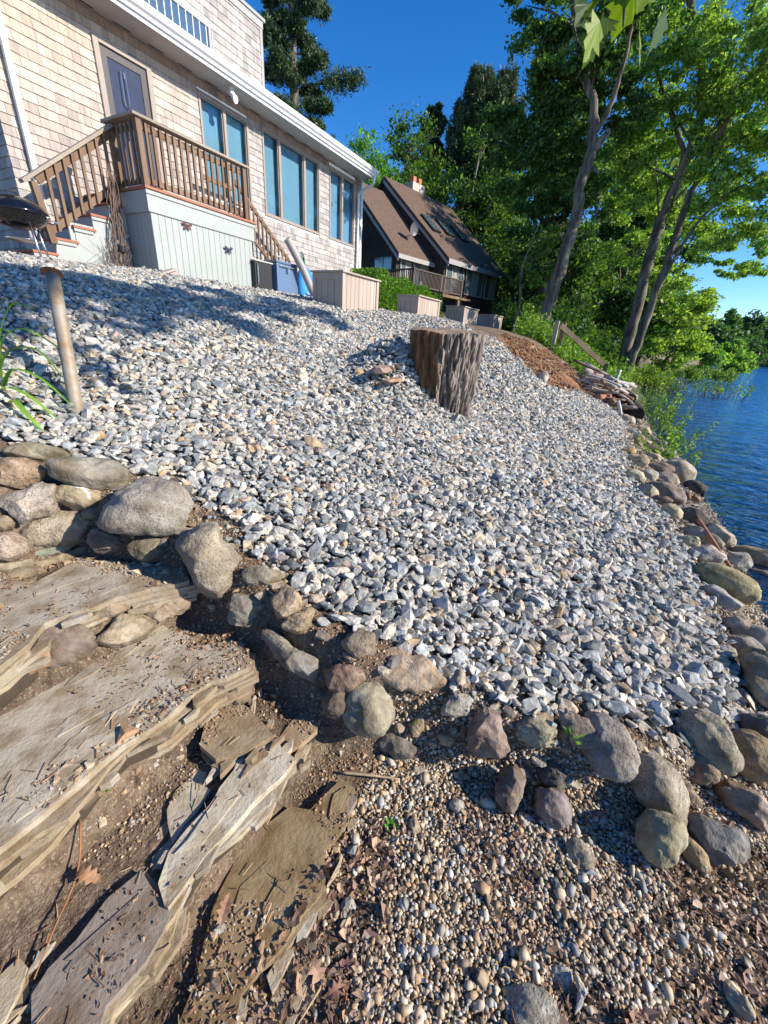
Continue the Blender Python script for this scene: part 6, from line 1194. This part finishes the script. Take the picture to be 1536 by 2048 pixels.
# ---------------------------------------------------------------- driftwood pile
DC = [(.15,.115,.09), (.24,.20,.17), (.09,.065,.05), (.33,.30,.27), (.20,.10,.065)]; r = np.random.default_rng(66)
labs = ['thick round log with a pale cut end at the left of the driftwood pile', 'burnt black log with a wide dark end at the foot of the driftwood pile', 'dark log with a hollow end above the burnt black log', 'white peeled stick lying across the middle of the driftwood pile', 'pale straight stick crossing the top of the driftwood pile', 'forked pale stick pointing up behind the driftwood pile', 'reddish split log at the lower side of the driftwood pile', 'long grey branch along the top of the driftwood pile', 'short white stick sticking down at the front of the driftwood pile', 'square brown block of wood in the front of the driftwood pile']
def log(pts, rad, col_, lab, n=9, endc=None):
    P = smooth_path(pts, 4); b = B(); b.tube(P, [rad*(1+.12*math.sin(k*2.1+rad*99)) for k in range(len(P))], n); m = material('driftwood', col_, .9, tuple(min(c*1.5, .6) for c in col_), 14, .4, .65, .7, 40, (1, 1, 1), bdist=.01)
    t = thing('driftwood_log', tuple(P[0]), lab, 'driftwood'); b.out('log', m, t, smooth=True)
    d = Vector(P[0]-P[1]).normalized(); e = B(); e.tube([P[0]+np.array(d)*.001, P[0]+np.array(d)*.010], [rad*.93, rad*.90], n); e.out('cut_end', material('log_end', endc or tuple(c*1.4 for c in col_), .9), t)
h_ = lambda s, u, d=0: (s, u, float(height(s, -u))+d)
log([h_(11.4, .55, .08), h_(12.2, .75, .12)], .085, (.26,.21,.17), labs[0], 12, (.45,.40,.34))
log([h_(11.6, -.62, .14), h_(13.1, -.35, .20)], .19, (.03,.025,.022), labs[1], 14, (.03,.025,.02))
log([h_(11.9, -.42, .38), h_(13.4, -.1, .35)], .12, (.10,.075,.06), labs[2], 12, (.07,.05,.04))
log([h_(12.6, .1, .45), h_(13.0, -.4, .62)], .05, (.40,.37,.33), labs[3])
log([h_(13.0, .9, .35), h_(12.8, -.3, .50)], .05, (.42,.39,.36), labs[4])
log([h_(14.2, .05, .3), (14.3, .0, 1.05)], .05, (.44,.40,.36), labs[5])
log([h_(11.0, .30, .06), h_(12.3, .05, .12)], .08, (.25,.11,.07), labs[6])
log([h_(12.0, .8, .3), h_(13.2, .2, .42), h_(13.9, -.5, .55)], .06, (.25,.21,.19), labs[7])
log([h_(10.9, -.15, .25), h_(10.8, -.28, .03)], .035, (.50,.47,.44), labs[8])
log([h_(11.2, .0, .12), h_(11.6, -.05, .14)], .10, (.13,.08,.055), labs[9], 4)
for k in range(46):
    s = r.uniform(11.2, 13.6); u = r.uniform(-.5, .75)-(s-12.4)*.12; a = r.normal()*.5+1.2; L = r.uniform(.4, .95); d = r.uniform(.08, .45); col_ = DC[r.integers(0, 5)]
    c = h_(s, u, d); b = B(); P = [(c[0]-math.cos(a)*L/2, c[1]+math.sin(a)*L/2, c[2]+r.normal()*.06+.10), (c[0], c[1], c[2]+r.normal()*.03), (c[0]+math.cos(a)*L/2, c[1]-math.sin(a)*L/2, c[2]-.10+r.normal()*.06)]
    b.tube(smooth_path(P, 3), r.uniform(.018, .05), 7)
    if k == 0: DM = [material('driftwood_stick', q, .9, tuple(min(v*1.5, .6) for v in q), 14, .4, .65, .6, 40) for q in DC]
    o = b.out('driftwood_stick', DM[r.integers(0, 5)], None, smooth=True); props(o, 'weathered stick lying jumbled in the driftwood pile', 'driftwood', 'loose sticks of the driftwood pile')
def stick(P, rad, col_, lab, nm='stick'):
    b = B(); n = len(smooth_path(P, 4)); b.tube(smooth_path(P, 4), list(np.linspace(rad, rad*.6, n)), 7); o = b.out(nm, material('stick', col_, .85, tuple(v*.6 for v in col_), 20), None, smooth=True); props(o, lab, 'stick')
stick([h_(4.65, -1.05, .14), h_(3.75, -1.22, .13)], .022, (.36,.16,.09), 'bare reddish stick lying on the shore boulders')
# ---------------------------------------------------------------- leaf litter, needles, twigs, sprigs
r = np.random.default_rng(123)
def litter(n, area, cond, size, cols, seed, lift=.008):
    r = np.random.default_rng(seed); x = r.uniform(area[0], area[1], n); y = r.uniform(area[2], area[3], n); k = cond(x, y, r.random(n)); x, y = x[k], y[k]; n = len(x)
    s = size*np.exp(r.normal(0, .35, n)); R = rotm(n, .45, r); q = np.array([(-.6, 0, .05), (-.25, .30, -.04), (.2, .22, .10), (.6, .04, .18), (.25, -.26, .02), (-.2, -.22, .10), (0, 0, -.06)])
    v = np.einsum('nij,vj->nvi', R, q)*s[:, None, None]*(1+r.normal(0, .18, (n, 7, 1)))+np.stack([x, -y, surf(x, y)+lift+r.uniform(0, .008, n)], 1)[:, None, :]
    f = np.array([(6, 0, 1), (6, 1, 2), (6, 2, 3), (6, 3, 4), (6, 4, 5), (6, 5, 0)]); F = f[None]+(np.arange(n)*7)[:, None, None]
    return v.reshape(-1, 3), F.reshape(-1, 3), np.clip(np.repeat(pal(cols, [1]*len(cols), n, r, .2), 7, 0), .01, .5)
LC = [(.21,.125,.085), (.30,.19,.13), (.13,.08,.055), (.37,.26,.18), (.24,.16,.13)]
lm = lambda x, y, q: (fbm(x*3.2, y*3.2, 3, 77)+.25*sstep(.35, .9, y)*sstep(1.6, .9, x)+.25*(q-.5) > .08) & (y > -.42) & (x < 3.6)
V, F, C = litter(13000, (.1, 2.6, -.42, 1.5), lm, .021, LC, 1); V2, F2, C2 = litter(9000, (.0, 2.8, -.42, 1.5), lambda x, y, q: (fbm(x*3.2, y*3.2, 3, 77)+.30*sstep(.25, .9, y)+.3*(q-.5) > .10), .011, LC+[(.09,.06,.045)], 2)
o = mesh('leaf_litter', np.concatenate([V, V2]), np.concatenate([F, F2+len(V)]), m_dry, col=np.concatenate([C, C2])); props(o, 'crumpled purple brown dead leaves between the beach pebbles', 'dead leaves', kind='stuff')
V, F, C = litter(9000, (-.3, 1.4, -2.0, -.3), lambda x, y, q: (fbm(x*3.5, y*3.5, 3, 88)+.4*(q-.5) > .12) & (x < pl(y, SB)+.2), .009, [(.26,.14,.08), (.36,.22,.13), (.16,.09,.06)], 3, .003)
def needles(n, area, cond, L, cols, seed, lift=.008):
    r = np.random.default_rng(seed); x = r.uniform(area[0], area[1], n); y = r.uniform(area[2], area[3], n); k = cond(x, y, r.random(n)); x, y = x[k], y[k]; n = len(x); a = r.normal(.9, .9, n); l = L*r.uniform(.5, 1.5, n); z = surf(x, y)+lift+r.uniform(0, .006, n)
    d = np.stack([np.cos(a), np.sin(a), r.normal(0, .12, n)], 1)*l[:, None]; w = np.stack([-np.sin(a), np.cos(a), 0*a], 1)*.0012; p = np.stack([x, -y, z], 1); up_ = np.array([0, 0, .0018])
    v = np.stack([p-w, p+w, p+up_, p+d-w, p+d+w, p+d+up_], 1).reshape(-1, 3); f = np.array([(0, 1, 4, 3), (1, 2, 5, 4), (2, 0, 3, 5)]); F = f[None]+(np.arange(n)*6)[:, None, None]
    return v, F.reshape(-1, 4), np.repeat(pal(cols, [1]*len(cols), n, r, .2), 6, 0)
o = mesh('leaf_crumbs', V, F, m_dry, col=C); props(o, 'crumbled brown leaf bits on the stone steps', 'dead leaves', kind='stuff')
NCOL = [(.30,.17,.09), (.40,.26,.15), (.20,.11,.07), (.46,.36,.25)]
V, F, C = needles(2600, (-.3, 2.6, -2.0, 1.4), lambda x, y, q: (fbm(x*2.7, y*2.7, 3, 99)+.5*(q-.5) > .05) & (x < pl(y, SB)+.25), .035, NCOL, 4, .004)
o = mesh('pine_needles', V, F, m_dry, col=np.clip(C, .01, .6)); props(o, 'brown pine needles and fine twigs scattered over soil and pebbles', 'pine needles', kind='stuff')
V, F, C = needles(2600, (8.0, 13, -2.6, -.5), lambda x, y, q: inpoly(x, y, REG['dirt']), .16, NCOL, 5, .02); V[:, 2] += .0
o = mesh('twig_litter', V, F, m_dry, col=np.clip(C, .01, .6)); props(o, 'twigs and needles littering the bare orange soil', 'twigs', kind='stuff')
stick([(.80, .535, .075), (.85, .43, .078), (.875, .39, .068), (.905, .335, .06)], .0055, (.42,.33,.20), 'pale crooked stick lying on the pebbles beside the lowest step')
stick([(.19, 1.01, .285), (.13, .93, .225), (.04, .86, .215), (-.02, .81, .21)], .0028, (.33,.15,.06), 'long thin reddish brown stalk lying across the lower left step', 'stalk')
stick([(.36, .27, .03), (.31, .275, .04), (.255, .285, .03)], .0035, (.46,.34,.20), 'straight tan reed stem on the pebbles at the bottom', 'stalk')
stick([(.40, .225, .03), (.36, .205, .035), (.325, .195, .03)], .003, (.28,.11,.05), 'reddish pine needle bundle beside the tan reed stem', 'stalk')
def oakleaf(c, L, yaw, tilt, colr, lab):
    pr = [(0,.02),(.12,.05),(.2,.2),(.3,.10),(.42,.28),(.52,.12),(.66,.26),(.74,.12),(.88,.14),(1.0,0)]; d = np.array([math.cos(yaw), math.sin(yaw), tilt]); w = np.array([-math.sin(yaw), math.cos(yaw), 0]); n_ = np.array([0, 0, 1])
    P = lambda x, y: np.array(c)+d*x*L+w*y*L+n_*(.35*L*abs(y)**1.2+.10*L*math.sin(x*5))
    V = [P(x, 0) for x, _ in pr]+[P(x, y) for x, y in pr]+[P(x, -y) for x, y in pr]; F = []
    for i in range(9): F += [(i, i+1, 11+i, 10+i), (i+1, i, 20+i, 21+i)]
    o = mesh('dead_leaf', np.array(V), F, m_dry, col=np.array([np.array(colr)*(.9+.2*(k % 3)) for k in range(30)])); md = o.modifiers.new('s', 'SOLIDIFY'); md.thickness = .0008; props(o, lab, 'dead leaf')
oakleaf((.125, .93, .225), .075, -1.2, .1, (.36,.20,.11), 'brown lobed dead leaf caught on the stalk by the lower left step')
oakleaf((.37, .34, .03), .085, -1.9, .15, (.38,.24,.16), 'curled tan dead leaf on the slate slab at the foot of the steps')
oakleaf((.33, .25, .03), .07, -.6, .2, (.25,.13,.09), 'dark reddish curled leaf below the curled tan one')
oakleaf((.27, .56, .10), .075, .5, .2, (.33,.20,.13), 'narrow brown dead leaf on the wet looking lowest step')
oakleaf((.42, .20, .03), .06, 1.9, .25, (.24,.13,.10), 'purple brown leaf on the pebbles right of the curled tan leaf')
def sprig(c, n, L, lab, colr=(.14,.30,.05), up_=.5, seed=1):
    r = np.random.default_rng(seed); V = []; F = []; C = []
    for k in range(n):
        a = r.uniform(0, 6.28); d = np.array([math.cos(a), math.sin(a), up_*r.uniform(.4, 1.6)]); d /= np.linalg.norm(d); w = np.cross(d, (0, 0, 1)); w /= np.linalg.norm(w)+1e-6; l = L*r.uniform(.6, 1.1); m = len(V)
        c0 = np.array(c)+r.normal(size=3)*L*.15*np.array([1, 1, .1])
        V += [c0, c0+d*l*.5+w*l*.16, c0+d*l-np.array([0, 0, .1*l]), c0+d*l*.5-w*l*.16]; F.append((m, m+1, m+2, m+3)); C += [np.array(colr)*r.uniform(.7, 1.3)]*4
    o = mesh('sprig', np.array(V), F, m_leaf, col=np.array(C)); props(o, lab, 'plant')
sprig((.764, .297, .025), 26, .035, 'bright green feathery sprig growing among the beach pebbles', (.16,.36,.10), 1.2, 1)
sprig((.918, 1.549, .74), 9, .022, 'clover sprig in the crack under the large grey granite boulder', seed=2, up_=.6)
sprig((.50, 1.35, .93), 1, .01, 'tiny green clover at the left slate bars', seed=9) if False else None
sprig((.667, 1.375, .43), 5, .016, 'tiny clover on the upper edge of the large layered step', seed=3, up_=.3)
sprig((.505, 1.038, .36), 5, .016, 'tiny clover at the front rim of the large layered step', seed=4, up_=.3)
sprig((.264, 1.02, .30), 8, .014, 'small weed seedling under the rim of the large layered step', seed=5, up_=.4)
sprig((1.291, -.198, .23), 9, .075, 'grass tuft sprouting before the pinkish flat stone', (.16,.32,.04), 1.5, 6)
sprig((1.335, -.753, .04), 3, .04, 'single yellow green leaf between the olive and the dark grey boulder', (.30,.40,.04), .6, 7)
# lily-like plant at the left edge
def strap(b_, P, W, V, F, C, colr):
    P = smooth_path(P, 5); m0 = len(V)
    for i, p in enumerate(P):
        f = i/(len(P)-1); d = P[min(i+1, len(P)-1)]-P[max(i-1, 0)]; d = d/np.linalg.norm(d); w = np.cross(d, (0, 0, 1)); w = w/(np.linalg.norm(w)+1e-6); ww = W*math.sin(math.pi*min(.98, .15+.85*f))**.6
        V += [p-w*ww, p-np.array([0, 0, ww*.5]), p+w*ww]; C += [np.array(colr)*(.8+.4*f)]*3
        if i: k = m0+i*3; F += [(k-3, k-2, k+1, k), (k-2, k-1, k+2, k+1)]
t = thing('strap_leaf_plant', (1.0, 3.0, 1.1), 'green strap leaved plant arching in from the left edge over the gravel', 'plant'); r = np.random.default_rng(15)
cg = [(.14,.30,.03), (.20,.38,.05), (.09,.20,.02)]
for k, P in enumerate([[(.98,3.05,1.2),(1.02,3.0,1.45),(1.1,2.95,1.62),(1.16,2.85,1.60)],[(.98,3.05,1.2),(1.05,3.08,1.42),(1.16,3.05,1.5),(1.28,2.92,1.38),(1.3,2.86,1.30)],[(.95,3.05,1.2),(1.02,2.95,1.38),(1.12,2.86,1.40),(1.18,2.78,1.25)],[(.95,3.0,1.15),(.98,2.85,1.30),(1.05,2.72,1.26),(1.12,2.62,1.12)],[(.95,3.0,1.15),(.92,2.8,1.22),(.96,2.66,1.18),(1.0,2.55,1.08)],[(.9,3.0,1.15),(.9,2.9,1.38),(1.0,2.88,1.50),(1.06,2.84,1.42)],[(.9,3.1,1.2),(.93,3.1,1.5),(.98,3.06,1.68),(1.04,3.0,1.70)],[(.95,2.9,1.1),(.9,2.7,1.17),(.88,2.55,1.12),(.9,2.46,1.04)]]):
    V = []; F = []; C = []; strap(None, P, .014, V, F, C, cg[k % 3]); mesh('leaf_blade', np.array(V), F, m_leaf, t, smooth=True, col=np.clip(np.array(C), 0, .6))
# white scratch on the grey flat boulder is a mark on its surface
def scratch():
    o, c, th = SCR; me = o.data
    cw = toW(c); e3 = (Vector((0, 0, 1.6))-cw).normalized(); e1 = (r2-e3*r2.dot(e3)).normalized(); e2 = e3.cross(e1); ca = me.color_attributes['Col']; og = ORG[o.name]
    path_ = [(-.012, .048), (.02, .03), (.035, .01), (.038, -.012)]
    dat = np.zeros(len(me.vertices)*4, np.float32); ca.data.foreach_get('color', dat); dat = dat.reshape(-1, 4)
    for i, v in enumerate(me.vertices):
        w_ = toW((v.co.x+og[0], v.co.y+og[1], v.co.z+og[2]))-cw; x, y, z = w_.dot(e1), w_.dot(e2), w_.dot(e3)
        if z > 0:
            d = 1
            for (ax, ay), (bx, by) in zip(path_[:-1], path_[1:]):
                k = max(0, min(1, ((x-ax)*(bx-ax)+(y-ay)*(by-ay))/((bx-ax)**2+(by-ay)**2))); d = min(d, math.hypot(x-ax-k*(bx-ax), y-ay-k*(by-ay)))
            if d < .0045: dat[i, :3] = (.75, .75, .74)
    ca.data.foreach_set('color', dat.ravel())
scratch()
